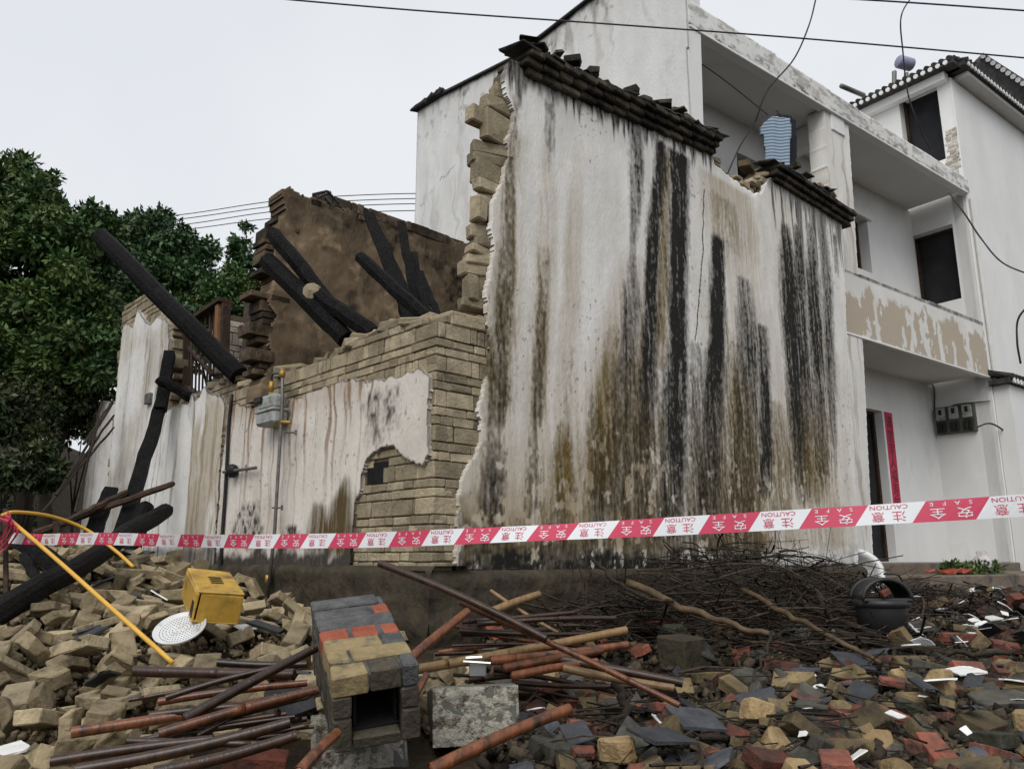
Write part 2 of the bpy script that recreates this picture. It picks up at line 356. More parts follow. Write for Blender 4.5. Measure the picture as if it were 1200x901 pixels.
def smooth_path(pts, n=6):
    pts = [Vector(p) for p in pts]; o = []
    P = [2 * pts[0] - pts[1]] + pts + [2 * pts[-1] - pts[-2]]
    for i in range(1, len(P) - 2):
        for j in range(n):
            t = j / n; a, b, c, d = P[i - 1], P[i], P[i + 1], P[i + 2]
            o.append(.5 * ((2 * b) + (c - a) * t + (2 * a - 5 * b + 4 * c - d) * t * t + (3 * b - a - 3 * c + d) * t ** 3))
    return o + [pts[-1]]

def panel(name, fr, poly, cell, o_front, o_back, mat, parent, stains, wav=.004, edge=.006, hole=None, seed=0):
    """a plaster skin on a wall frame: a dense grid cut to a ragged outline, with a real broken edge"""
    ss = [p[0] for p in poly]; zz = [p[1] for p in poly]
    S = np.arange(min(ss) - cell, max(ss) + cell, cell); Z = np.arange(min(zz) - cell, max(zz) + cell, cell)
    cs, cz = np.meshgrid((S[:-1] + S[1:]) / 2, (Z[:-1] + Z[1:]) / 2, indexing='ij')
    js = (fbm(cs * 14 + seed, cz * 14, 3, 1) - .5) * edge * 8; jz = (fbm(cs * 14, cz * 14 + seed, 3, 4) - .5) * edge * 8
    keep = inpoly(cs + js, cz + jz, poly)
    if hole is not None: keep &= ~hole(cs, cz)
    nS, nZ = len(S), len(Z); gs, gz = np.meshgrid(S, Z, indexing='ij')
    off = o_front + (fbm(gs * 1.6 + seed, gz * 1.6, 4, 2) - .5) * wav * 2 + (fbm(gs * 9, gz * 9 + seed, 3, 5) - .5) * wav * .5
    d = np.array(fr.d); n = np.array(fr.n); O = np.array(fr.O)
    def pos(off): return O + gs[..., None] * d + off[..., None] * n + gz[..., None] * np.array([0, 0, 1.])
    Vf = pos(off).reshape(-1, 3); Vb = pos(np.full_like(off, o_back)).reshape(-1, 3)
    I = lambda i, j: i * nZ + j
    ki, kj = np.nonzero(keep); flip = np.cross(d, [0, 0, 1]).dot(n) < 0
    q = np.stack([I(ki, kj), I(ki + 1, kj), I(ki + 1, kj + 1), I(ki, kj + 1)], 1)
    F = [q[:, ::-1] if flip else q]; NV = len(Vf)
    pad = np.pad(keep, 1)
    for (di, dj, a, b) in ((-1, 0, (0, 0), (0, 1)), (1, 0, (1, 0), (1, 1)), (0, -1, (0, 0), (1, 0)), (0, 1, (0, 1), (1, 1))):
        nb = pad[1 + di:1 + di + keep.shape[0], 1 + dj:1 + dj + keep.shape[1]]
        bi, bj = np.nonzero(keep & ~nb)
        v0 = I(bi + a[0], bj + a[1]); v1 = I(bi + b[0], bj + b[1]); F.append(np.stack([v0, v1, v1 + NV, v0 + NV], 1))
    F = np.concatenate(F); used = np.unique(F); rm = np.full(2 * NV, -1); rm[used] = np.arange(len(used))
    V = np.concatenate([Vf, Vb])[used]
    st = stains(gs.ravel(), gz.ravel()); st = np.concatenate([st, st])[used]
    return npmesh(name, V, rm[F], mat, parent, False, stain=st)

def masonry(mb, fr, poly, o1, depth=.1,  z0=1.0, pat=(.062, .062, .115), keepfn=None, jo=.006, mort=.007, lens=(.20, .11), jit=.003, smin=None):
    """coursed bricks, every one its own chamfered box, kept where its centre lies in the outline"""
    zz = [p[1] for p in poly]; sn = [p[0] for p in poly]; z = z0; c = 0
    while z < max(zz):
        h = pat[c % len(pat)]; s = min(sn) - random.random() * .2
        while s < max(sn):
            if h > .1: L = random.choice([.24, .24, .07, .07])
            else: L = random.choice([lens[0], lens[0], lens[1]])
            L *= random.uniform(.92, 1.06); cs, cz = s + L / 2, z + h / 2
            if smin is not None: cs = max(cs, smin + .012)
            if z + h > min(zz) and inpoly(np.array(cs), np.array(cz), poly) and (keepfn is None or keepfn(cs, cz)):
                o = o1 + random.uniform(-jo, jo * .6); a0_ = s + mort / 2
                if smin is not None: a0_ = max(a0_, smin + random.uniform(-.004, .004))
                if s + L - mort / 2 - a0_ > .02: mb.fbox(fr, a0_, s + L - mort / 2, z + mort / 2, z + h - mort / 2, o - depth, o, random.random(), random.uniform(.003, .008), jit)
            s += L
        z += h; c += 1

# ------------------------------------------------------------------ ground
def ground_z(X, Y):
    X = np.asarray(X, float); Y = np.asarray(Y, float)
    z = np.interp(Y, [-60, -1, 1.5, 2.9, 5, 9.5, 13, 300], [0, .05, .45, .82, 1.05, 1.18, 1.25, 1.5])
    z = z + .50 * np.exp(-((X + 3.7) / 1.6) ** 2 - ((Y - 6.3) / 1.7) ** 2)
    z = z + .12 * np.exp(-((X + 2.0) / 1.2) ** 2 - ((Y - 4.2) / 1.0) ** 2)
    z = z - .12 * np.exp(-((X - .6) / 1.0) ** 2 - ((Y - 4.4) / .7) ** 2)
    z = z + .10 * np.exp(-((X - 4.2) / 1.6) ** 2 - ((Y - 6.5) / 1.6) ** 2)
    bank = sst(6.0, 11, -X - .12 * (Y - 9)) * sst(7, 11, Y)
    z = z + bank * 3.4 + sst(12, 60, -X) * sst(10, 40, Y) * 9
    return z + (fbm(X * 2.2, Y * 2.2, 4) - .5) * .12
def gz1(x, y): return float(ground_z(x, y))
g = np.linspace(-1, 1, 321); gx = np.sign(g) * (np.abs(g) * 14 + np.abs(g) ** 6 * 330); gy = gx + 6
GX, GY = np.meshgrid(gx, gy, indexing='ij'); GZ = ground_z(GX, GY); n = len(g)
ii, jj = np.meshgrid(np.arange(n - 1), np.arange(n - 1), indexing='ij'); ii = ii.ravel(); jj = jj.ravel()
go = npmesh('ground', np.stack([GX, GY, GZ], -1).reshape(-1, 3), np.stack([ii * n + jj, (ii + 1) * n + jj, (ii + 1) * n + jj + 1, ii * n + jj + 1], 1), 'ground', smooth=True)
tag(go, kind='structure')

# ------------------------------------------------------------------ the ruined house
H = empty('ruined_house', FA.P(0, 1.1), 'roofless ruin with a tall black-streaked white wall and a low broken brick wall', 'ruined house')
def stroke_mask(fr, s, z, strokes, seed=0, spread=1.0):
    """strokes: [(x,y,halfwidth px, strength) ...] polylines in picture measure, laid on the wall's own metres"""
    out = np.zeros_like(s)
    wv = (fbm(s * 0 + seed, z * 3, 3, 3) - .5) * .035
    for st in strokes:
        P = [(fr.px(x, y), w, k) for x, y, w, k in st]
        P.sort(key=lambda p: -p[0][1])
        zs = np.array([p[0][1] for p in P])[::-1]; sc = np.array([p[0][0] for p in P])[::-1]
        m = abs(fr.px(st[0][0] + 1, st[0][1])[0] - fr.px(st[0][0], st[0][1])[0])
        ws = np.array([p[1] for p in P])[::-1] * m * spread; ks = np.array([p[2] for p in P])[::-1]
        c = np.interp(z, zs, sc) + wv; w = np.interp(z, zs, ws); k = np.interp(z, zs, ks)
        fade = sst(zs[0] - .10, zs[0] + .04, z) * (1 - sst(zs[-1] - .05, zs[-1] + .04, z))
        d = np.abs(s - c) / np.maximum(w, 1e-4)
        out = np.maximum(out, k * fade * (1 - sst(.40, 1.5, d)))
    return out
def streaky(s, z, k=0, fs=38, fz=1.6): return fbm(s * fs + 3 * fbm(s * 4, z * 3, 2, k + 2), z * fz, 5, k)
def speck(s, z, k=0): return fbm(s * 42, z * 26, 4, k)
cor1 = [FA.px(600, 86), FA.px(832, 178)]
botA = FA.px(1003, 664)[1]
polyA = FA.poly([(596, 72), (588, 92), (592, 112), (601, 135), (598, 150), (590, 165), (592, 190), (585, 215), (575, 240), (572, 268), (577, 290), (570, 320), (567, 350), (568, 380), (572, 402), (570, 430), (562, 468), (557, 480), (561, 495), (560, 520), (550, 540), (536, 562), (534, 600), (528, 668),
                 (760, 668), (1003, 664), (997, 520), (990, 400), (984, 262), (940, 232), (905, 208), (896, 214), (889, 228), (880, 229), (858, 212), (835, 194), (831, 172), (720, 125), (640, 90)])
DARK = [
    [(795, 400, 24, .12), (800, 480, 58, .36), (805, 560, 85, .42), (800, 645, 110, .5)],
    [(601, 112, 5, .35), (594, 230, 6, .3), (589, 330, 8, .42), (583, 400, 10, .55), (580, 480, 11, .6), (576, 505, 8, .35), (575, 560, 12, .7), (570, 640, 14, .8)],
    [(641, 118, 7, .7), (642, 170, 6, .6), (640, 200, 4, .25)],
    [(636, 300, 4, .2), (631, 400, 6, .42), (627, 490, 6, .5), (624, 505, 5, .2), (624, 560, 8, .42), (620, 610, 9, .4)],
    [(742, 142, 8, .75), (743, 200, 8, .75), (741, 255, 6, .7), (738, 300, 4, .5), (737, 350, 9, .75), (733, 420, 11, .75), (728, 480, 16, .6), (724, 600, 20, .62)],
    [(771, 165, 7, .95), (770, 210, 8, 1), (764, 260, 8, 1), (760, 340, 8, .95), (757, 430, 9, .95), (752, 520, 14, .6), (748, 610, 18, .6)],
    [(791, 178, 13, 1.0), (793, 240, 11, 1.0), (791, 300, 11, 1.05), (792, 400, 11, 1.05), (790, 470, 15, .95), (786, 560, 15, .8), (780, 630, 17, .75)],
    [(839, 278, 8, 1.05), (838, 330, 9, 1.15), (838, 400, 9, 1.1), (835, 430, 12, 1.0), (830, 520, 14, .75), (826, 610, 16, .7)],
    [(812, 400, 6, .6), (814, 470, 12, .55), (812, 600, 14, .5)],
    [(868, 325, 8, .6), (872, 370, 12, .75), (876, 410, 17, .8), (874, 470, 15, .6), (870, 540, 18, .55), (868, 605, 20, .55)],
    [(890, 380, 7, .8), (893, 450, 7, .95), (894, 520, 8, .9), (893, 580, 9, .7)],
    [(917, 262, 5, .7), (920, 300, 9, .9), (924, 380, 10, .95), (928, 450, 9, .95), (934, 540, 9, .65), (936, 590, 8, .35)],
    [(932, 265, 4, .7), (934, 330, 8, .8), (938, 420, 8, .85), (946, 520, 9, .45)],
    [(947, 262, 4, .6), (950, 330, 9, .85), (954, 420, 10, .9), (958, 500, 8, .6), (960, 560, 7, .4)],
    [(962, 268, 4, .65), (966, 330, 6, .8), (970, 420, 6, .8), (973, 500, 5, .6), (975, 545, 4, .3)],
    [(976, 275, 3, .6), (977, 320, 3, .45)],
    [(690, 455, 4, .3), (700, 560, 12, .55), (700, 640, 14, .8)],
    [(655, 560, 4, .2), (650, 610, 10, .55), (645, 650, 25, .8)]]
MOSS = [
    [(800, 430, 30, .25), (810, 520, 90, .5), (815, 600, 100, .55), (800, 645, 110, .5)],
    [(600, 112, 5, .5), (594, 230, 8, .6), (589, 330, 11, .7), (583, 400, 13, .8), (580, 480, 13, .8), (576, 505, 8, .5), (575, 560, 13, .5)],
    [(636, 290, 7, .5), (631, 400, 8, .7), (627, 490, 8, .7), (624, 505, 5, .3), (620, 600, 9, .45)],
    [(659, 492, 6, .6), (658, 530, 12, .95), (656, 590, 13, .9), (655, 612, 10, .5)],
    [(668, 400, 3, .2), (662, 480, 5, .35), (660, 500, 6, .4)],
    [(715, 385, 5, .35), (709, 440, 9, .7), (705, 500, 16, .9), (700, 560, 18, .95), (702, 600, 14, .6)],
    [(735, 420, 18, .55), (735, 500, 34, .8), (735, 560, 30, .6)],
    [(775, 480, 12, .6), (770, 560, 30, .5)],
    [(815, 455, 10, .5), (818, 500, 20, .6), (820, 580, 22, .7), (820, 620, 20, .6)],
    [(858, 400, 6, .4), (865, 460, 14, .75), (868, 540, 20, .85), (868, 600, 20, .75), (866, 635, 18, .5)],
    [(905, 470, 8, .5), (912, 540, 18, .8), (912, 610, 12, .5)],
    [(940, 430, 16, .4), (945, 500, 22, .75), (948, 555, 22, .8), (950, 590, 12, .5)],
    [(775, 170, 5, .8), (775, 300, 4, .7), (772, 400, 5, .7)],
    [(845, 232, 14, .45), (858, 300, 18, .3)]]
TAN = [
    [(596, 150, 14, .5), (590, 330, 18, .5), (580, 480, 20, .5), (572, 650, 30, .7)],
    [(640, 150, 6, .3), (636, 300, 12, .6), (628, 480, 13, .6), (622, 650, 20, .7)],
    [(676, 160, 5, .2), (668, 300, 9, .6), (664, 400, 10, .45), (658, 640, 22, .7)],
    [(745, 300, 14, .4), (730, 420, 26, .8), (720, 640, 50, .9)],
    [(850, 215, 26, .75), (858, 260, 30, .7), (862, 330, 26, .5), (868, 640, 40, .8)],
    [(914, 230, 10, .4), (945, 420, 36, .5), (950, 640, 40, .7)], [(776, 180, 6, .9), (772, 430, 8, .8)]]
def stainsA(s, z):
    st = streaky(s, z); sk = speck(s, z, 3); lo = fbm(s * 2.2, z * 1.1, 4, 6)
    D = stroke_mask(FA, s, z, DARK, 1); G = stroke_mask(FA, s, z, MOSS, 2, 1.1); T = stroke_mask(FA, s, z, TAN, 3, 1.3)
    nz = (st - .5) * 1.3 + (sk - .5) * 1.1
    D = np.where(D > .02, D * (.86 + .3 * lo) + nz * .55, 0)
    # drips below the two cornices
    z1 = np.interp(s, [cor1[0][0], cor1[1][0]], [cor1[0][1], cor1[1][1]]); dl = (streaky(s, z * .2, 5, 26, .3) - .42) * 1.2
    drip = (1 - sst(0, .16, (z1 - z) - np.maximum(dl, 0) * .6)) * (s < cor1[1][0])
    c2 = [FA.px(900, 210), FA.px(985, 262)]; z2 = np.interp(s, [c2[0][0], c2[1][0]], [c2[0][1], c2[1][1]])
    dl2 = np.maximum((fbm(s * 22, z * .4, 3, 7) - .45) * 2.6, 0)
    drip2 = (1 - sst(0, .25, (z2 - z) - dl2)) * (s > FA.px(896, 214)[0]) * .9
    D = np.maximum(D, np.maximum(drip, drip2) * (.35 + st * .9))
    # small specks all over, damp foot
    spk = sst(.70, .76, fbm(s * 30, z * 24, 3, 9)) * .55 * sst(.5, .62, fbm(s * 1.7, z * 1.7, 3, 8))
    foot = (1 - sst(botA - .02, botA + .42, z + (fbm(s * 5, z * 5, 4, 2) - .5) * .5)); right = sst(FA.px(880, 650)[0], FA.px(915, 650)[0], s)
    D = np.maximum(D, np.maximum(spk, foot * (1 - .75 * right) * (.35 + sk * .9)))
    foot2 = (1 - sst(botA + .05, botA + .36, z + (fbm(s * 3, z * 9, 4, 2) - .5) * .35)) * (1 - .6 * right) * (.55 + sk * .8); D = np.maximum(D, np.maximum(foot2, (1 - sst(botA, botA + .09, z + (fbm(s * 8, z * 8, 3, 2) - .5) * .1)) * .95))
    G = np.where(G > .02, G * (.8 + .4 * lo) + nz * .5, 0); G = np.maximum(G, (1 - sst(botA + .1, botA + .8, z + (fbm(s * 4, z * 4, 4, 5) - .5) * .8)) * (1 - right) * (.2 + st * .9))
    low = (1 - sst(botA + .1, botA + 1.2, z + (lo - .5) * .9)) * .2 * (1 - right)
    # light flaked islands inside the lower moss
    fl = sst(.62, .68, fbm(s * 11, z * 8, 4, 7)) * (1 - sst(1.9, 3.2, z)); D = D - fl * .55; G = G - fl * .5
    T = T * (.35 + st) + (streaky(s, z, 8, 9, .5) - .5) * .35 + low + (1 - sst(botA, botA + 2.2, z)) * .06
    # hairline crack
    cz = [FA.px(822, 222), FA.px(820, 300), FA.px(818, 330), FA.px(812, 400)]
    cc = np.interp(z, [p[1] for p in cz[::-1]], [p[0] for p in cz[::-1]]) + (fbm(z * 9, z * 0, 3, 1) - .5) * .04
    crack = (1 - sst(.004, .013, np.abs(s - cc))) * (z > cz[-1][1]) * (z < cz[0][1]); D = np.maximum(D, crack)
    return np.clip(np.stack([D, G, T], 1), 0, 1)
panel('stained_plaster', FA, polyA, .0115, .030, -.012, 'plaster_a', H, stainsA, wav=.007, edge=.006)
core = MB(); pa = [p for p in FA.poly([(604, 76), (600, 100), (606, 135), (600, 165), (600, 190), (594, 215), (584, 240), (584, 290), (578, 350), (580, 400), (560, 440), (545, 400), (508, 402), (503, 668), (1002, 666), (985, 262), (905, 206), (884, 228), (835, 188), (831, 165), (720, 118)])]
pa = [(max(a, .02), z) for a, z in pa]; core.prism(FA, pa, -.26, -.012); core.build('wall_core', 'mortar', H)
# exposed coursed brick at the corner and torn edge
bk = MB()
left_edge = FA.poly([(612, 70), (560, 110), (553, 130), (590, 135), (565, 175), (560, 215), (575, 232), (560, 250), (556, 290), (550, 330), (548, 362), (526, 372), (508, 385), (503, 668), (640, 668), (640, 70)])
lowedge = FA.poly([(508, 384), (530, 372), (600, 372), (600, 668), (503, 668)])
masonry(bk, FA, lowedge, .004, .2, z0=FA.px(505, 668)[1] - .01, smin=0, jo=.003)
for y0, y1, xl, xr in ((112, 130, 572, 602), (127, 143, 553, 585), (134, 168, 566, 604), (166, 182, 562, 596), (178, 192, 560, 598), (190, 214, 561, 596), (212, 226, 560, 592), (228, 256, 556, 566), (226, 254, 566, 585), (262, 278, 557, 582), (276, 290, 560, 586), (290, 300, 553, 584), (298, 308, 552, 582), (306, 322, 549, 580), (322, 350, 551, 560), (322, 352, 560, 580), (350, 362, 548, 580), (98, 114, 585, 602)):
    a0 = FA.px(xl, (y0 + y1) / 2)[0]; a1 = FA.px(xr, (y0 + y1) / 2)[0]; z1 = FA.px((xl + xr) / 2, y0)[1]; z0 = FA.px((xl + xr) / 2, y1)[1]
    yw = random.uniform(-.25, .45); xa = (FA.d + FA.n * yw + Vector((0, 0, random.uniform(-.07, .07)))).normalized(); ya = Vector((0, 0, 1)).cross(xa).normalized()
    bk.box(FA.P((a0 + a1) / 2 + .03, (z0 + z1) / 2 + .005, -.07 + random.uniform(-.02, .02)), (xa, ya, xa.cross(ya)), (abs(a1 - a0) / 2 + .01, .055, abs(z1 - z0) / 2 + .004), random.random(), .012, .012)
a0, z1 = FA.px(528, 366); a1, z0 = FA.px(568, 390); bk.fbox(FA, a0, a1, z0, z1 + .02, -.22, .01, .8, .01, .006)
bk.build('corner_brickwork', 'brick', H)
# low front wall: bricks, ragged top, plaster skins
topB = [(556, 376), (530, 374), (500, 378), (470, 381), (440, 386), (425, 396), (405, 404), (392, 418), (372, 422), (350, 432), (330, 440), (312, 447), (300, 445), (285, 450), (262, 449), (246, 455), (232, 462), (215, 470), (200, 478), (190, 490)]
polyB = FB.poly([(513, 377)] + topB[2:] + [(165, 668), (512, 668)])
hs0 = FB.px(441, 556); bw = MB(); masonry(bw, FB, polyB, .002, .16, z0=FA.px(505, 668)[1] - .01, smin=0, jo=.004, keepfn=lambda a, z: (a - hs0[0]) ** 2 + (z - hs0[1]) ** 2 > .0085)
# loose ragged courses lying on the wall head
for i in range(64):
    t = random.random(); k = t * (len(topB) - 4) + 2; a = int(k); x = lerp(topB[a][0], topB[a + 1][0], k - a); y = lerp(topB[a][1], topB[a + 1][1], k - a)
    s_, z_ = FB.px(x, y - random.uniform(-2, 9) * (1 if x > 250 else .4)); yaw = random.uniform(-.5, .5)
    ax0 = (FB.d + FB.n * yaw + Vector((0, 0, random.uniform(-.25, .25)))).normalized(); ax2 = Vector((0, 0, 1)); ax1 = ax2.cross(ax0).normalized(); ax2 = ax0.cross(ax1)
    bw.box(FB.P(s_, z_, random.uniform(-.22, -.04)), (ax0, ax1, ax2), (random.uniform(.05, .13), .06, random.uniform(.022, .045)), random.random(), .01, .012)
bw.build('low_brick_wall', 'brick', H)
cb = MB(); cb.prism(FB, [(max(a, .02), z) for a, z in polyB], -.26, -.012); cb.build('low_wall_core', 'mortar', H)
def run_noise(s, z, k, fs=30): return streaky(s, z, k, fs, .8)
def stainsB(s, z):
    st = run_noise(s, z, 2, 24); sk = speck(s, z, 5)
    zb = FB.px(330, 650)[1]
    D = stroke_mask(FB, s, z, [[(452, 455, 26, .62), (450, 500, 22, .6), (447, 525, 14, .5)], [(560, 100, 1, 0), (560, 90, 1, 0)],
                               [(295, 590, 12, .9), (293, 640, 22, .9)], [(345, 615, 8, .8), (343, 640, 14, .9)]], 4) * (.25 + 1.6 * np.abs(speck(s * .6, z * .6, 2) - .38) * 2)
    foot = 1 - sst(zb - .03, zb + .10, z + (fbm(s * 6, z * 6, 4, 3) - .5) * .3)
    G = stroke_mask(FB, s, z, [[(412, 555, 4, .4), (406, 585, 12, .95), (400, 630, 22, 1), (398, 650, 22, .9)], [(376, 588, 6, .8), (380, 640, 20, .95)]], 5)
    G = np.where(G > .02, G + (st - .5) * 1.6, 0)
    zt = np.interp(s, [FB.px(500, 440)[0], FB.px(410, 450)[0], FB.px(340, 472)[0], FB.px(270, 476)[0]], [FB.px(500, 440)[1], FB.px(410, 450)[1], FB.px(340, 472)[1], FB.px(270, 476)[1]])
    T = sst(.50, .68, st) * (.4 + .5 * (1 - sst(0, .9, zt - z))) * (s > FB.px(450, 500)[0]) + (fbm(s * 2, z * 2, 4, 4) - .45) * .7
    T = T + (1 - sst(.0, .25, zt - z)) * .4 * (s > FB.px(430, 500)[0])
    D = np.maximum(D, foot * .95); D = np.maximum(D, sst(.72, .78, fbm(s * 28, z * 22, 3, 9)) * .5)
    return np.clip(np.stack([D, G, T], 1), 0, 1)
panel('front_plaster', FB, FB.poly([(272, 474), (300, 478), (335, 471), (352, 466), (380, 456), (405, 447), (418, 446), (440, 447), (456, 444), (474, 441), (492, 433), (504, 438), (507, 442), (505, 500), (505, 532), (499, 544), (486, 541), (472, 531), (464, 524), (456, 522), (442, 528), (432, 540), (427, 556), (426, 572), (419, 590), (416, 640), (415, 668), (255, 668), (262, 560)]),
      .012, .030, -.01, 'plaster_b', H, stainsB, wav=.006, seed=3)
def stainsB2(s, z):
    st = run_noise(s, z, 4, 20); lo = fbm(s * 3, z * 1.2, 4, 2); zb = FB.px(200, 640)[1]
    sx = FB.px(226, 550)[0]
    brown = (s < sx) * 1.0
    T = (brown * .75) * sst(.3, .6, lo) + sst(.5, .7, st) * .5
    D = sst(.55, .75, st) * .35 + (1 - sst(zb - .05, zb + .06, z + (lo - .5) * .2)) * .7 + sst(.55, .7, fbm(s * 3, z * 1.6, 4, 9)) * .3 * (1 - brown)
    return np.clip(np.stack([D, T * .15, T], 1), 0, 1)
panel('middle_plaster', FB, FB.poly([(267, 476), (264, 467), (254, 463), (247, 462), (243, 453), (238, 466), (232, 470), (229, 462), (226, 472), (205, 478), (192, 486), (182, 540), (166, 668), (254, 668), (261, 560)]), .014, .035, -.01, 'plaster_c', H, stainsB2, wav=.008, seed=9)
# tall white pier and the panel left of it
def stainsP(s, z):
    st = run_noise(s, z, 6, 22); lo = fbm(s * 2, z * 2, 4, 5)
    return np.clip(np.stack([sst(.55, .72, st) * .4, sst(.62, .8, st) * .2, sst(.4, .7, lo) * .5 + (st - .5) * .6], 1), 0, 1)
panel('pier_plaster', FB, FB.poly([(147, 382), (153, 380), (159, 384), (164, 364), (170, 372), (176, 380), (181, 382), (188, 372), (194, 374), (200, 378), (201, 400), (196, 480), (165, 670), (120, 670), (139, 470), (143, 420)]), .016, .035, -.02, 'plaster_c', H, stainsP, wav=.01, seed=5)
tp = MB(); tpoly = FB.poly([(144, 356), (150, 352), (160, 350), (166, 346), (176, 352), (186, 358), (202, 368), (203, 400), (198, 480), (165, 668), (118, 668), (134, 480), (141, 400)])
masonry(tp, FB, tpoly, 0, .16, z0=1.2); tp.prism(FB, FB.poly([(147, 362), (200, 372), (196, 480), (165, 668), (122, 668), (138, 480)]), -.26, -.012); tp.build('pier_brickwork', 'brick', H)
panel('side_panel', FB, FB.poly([(107, 474), (114, 470), (133, 471), (136, 500), (130, 560), (124, 668), (84, 668), (92, 600), (98, 530)]), .02, -.05, -.14, 'plaster_c', H, stainsP, wav=.01, seed=8)
# plinth
pl = MB()
zA = FA.px(760, 668)[1]
def rough_strip(fr, s0, s1, z0, z1, off, name, step=.03):
    S = np.arange(s0, s1 + step, step); Z = np.arange(z0, z1 + step * .5, step); gs, gz = np.meshgrid(S, Z, indexing='ij')
    o = off + (fbm(gs * 2.3, gz * 5, 4, 4) - .5) * .09 - .05 * sst(z1 - .05, z1, gz)
    d = np.array(fr.d); nn = np.array(fr.n); V = (np.array(fr.O) + gs[..., None] * d + o[..., None] * nn + gz[..., None] * np.array([0, 0, 1.]))
    top = V[:, -1, :] - nn * .3; V = np.concatenate([V, top[:, None, :]], 1); a, b = V.shape[:2]
    i, j = np.meshgrid(np.arange(a - 1), np.arange(b - 1), indexing='ij'); i = i.ravel(); j = j.ravel()
    return npmesh(name, V.reshape(-1, 3), np.stack([i * b + j, (i + 1) * b + j, (i + 1) * b + j + 1, i * b + j + 1], 1), 'plinth', H)
rough_strip(FA, -.085, FA.px(1008, 670)[0], .6, zA + .02, .09, 'plinth')
rough_strip(FB, -.09, 9.0, .6, zA + .05, .08, 'plinth')
# cornices: corbelled brick courses and tiles
def cornice(x0, y0, x1, y1, hh, name, seed):
    random.seed(seed); cm = MB(); s0, z0 = FA.px(x0, y0); s1, z1 = FA.px(x1, y1)
    for k in range(3):
        s = s0 + (.05 if k == 0 else 0)
        while s < s1:
            L = random.uniform(.16, .24); z = lerp(z0, z1, (s - s0) / (s1 - s0)) + k * hh
            cm.fbox(FA, s, min(s + L - .006, s1), z, z + hh - .004, -.25, .035 + .045 * (k + 1), random.random(), .008, .005); s += L
    cm.build(name, M['cornice'] if 'cornice' in M else 'slate', H)
    tm = MB(); s = s0
    while s < s1:
        z = lerp(z0, z1, (s - s0) / (s1 - s0)) + 3 * hh
        for r in range(2):
            ax0 = (FA.d + Vector((0, 0, random.uniform(-.15, .15))) + FA.n * random.uniform(-.2, .2)).normalized(); ax2 = (Vector((0, 0, 1)) + FA.n * .25).normalized(); ax1 = ax2.cross(ax0).normalized(); ax2 = ax0.cross(ax1)
            tm.box(FA.P(s, z + .012 + r * .022, .05 - r * .05 + random.uniform(-.03, .03)), (ax0, ax1, ax2), (random.uniform(.07, .11), .11, .008), random.random(), .003, .006)
        s += random.uniform(.06, .11)
    tm.build('cornice_tiles', 'slate', H)
M['cornice'] = mk('blackened_cornice_brick', (.022, .019, .015), (.105, .088, .062), 7, .9, .8, tint=.6, c3=(.014, .014, .012), s3=4, t3=(.45, .6))
cornice(606, 88, 832, 183, .062, 'cornice', 3); cornice(900, 212, 991, 268, .062, 'cornice', 4)
random.seed(21)
dm = MB()
for i in range(46):
    x = random.choice([random.uniform(612, 668), random.uniform(735, 835), random.uniform(612, 835), random.uniform(905, 975)]); yt = lerp(49, 164, (x - 603) / 247) if x < 850 else lerp(180, 246, (x - 900) / 91)
    s_, z_ = FA.px(x, yt); ax0 = (FA.d + FA.n * random.uniform(-.8, .8) + Vector((0, 0, random.uniform(-.4, .4)))).normalized(); ax1 = Vector((0, 0, 1)).cross(ax0).normalized()
    dm.box(FA.P(s_, z_ + random.uniform(.0, .05), random.uniform(-.12, .06)), (ax0, ax1, ax0.cross(ax1)), (random.uniform(.04, .09), random.uniform(.03, .08), random.choice([.01, .01, .03])), random.random(), .005, .008)
dm.build('cornice_debris', 'cornice', H)
# stub of brick and mud along the broken dip between the cornices
rg = MB()
for i in range(40):
    t = random.random(); x = lerp(832, 905, t); y = np.interp(x, [832, 858, 880, 890, 905], [188, 207, 222, 216, 200]) - random.uniform(-2, 6)
    s_, z_ = FA.px(x, y); rg.box(FA.P(s_, z_, random.uniform(-.2, -.03)), (FA.d, FA.n, Vector((0, 0, 1))), (random.uniform(.05, .1), .06, random.uniform(.02, .035)), random.random(), .008, .012)
rg.build('broken_wall_head', 'brick', H)
# sooty partition
def stainsC(s, z):
    lo = fbm(s * 2.4, z * 2.4, 5, 3); st = run_noise(s, z, 7, 12); sk = speck(s, z, 1)
    zt = np.interp(s, [0, 6], [4.9, 5.1])
    D = sst(.50, .72, lo) * .9 + (1 - sst(1.4, 3.6, s)) * 0
    D = D + (1 - sst(0, .28, zt - z - (st - .4) * .3)) * .5 + stroke_mask(FC, s, z, [[(500, 300, 60, .3), (540, 330, 60, .4), (560, 400, 60, .5)]], 2)
    T = sst(.56, .70, fbm(s * 8, z * 8, 5, 6)) * .55 * (1 - sst(.5, .6, lo)) + sst(.60, .66, sk) * .2
    return np.clip(np.stack([D * (.4 + sk), sst(.45, .6, fbm(s * 5, z * 5, 4, 1)) * .35, T], 1), 0, 1)
polyC = FC.poly([(331, 226), (336, 221), (352, 230), (378, 238), (400, 246), (418, 250), (432, 256), (452, 262), (470, 268), (500, 273), (520, 278), (540, 286), (556, 291), (575, 300), (700, 345), (700, 600), (300, 600), (302, 450), (317, 425), (312, 395), (322, 370), (312, 352), (320, 335), (322, 290), (325, 262), (334, 252), (330, 240)])
panel('partition_wall', FC, polyC, .016, .03, -.25, 'soot', H, stainsC, wav=.03, edge=.01, seed=4, hole=lambda a, z: (a < .3) & (z < 3.0))
kf = lambda a, z: not (a < .42 and z < 3.0)
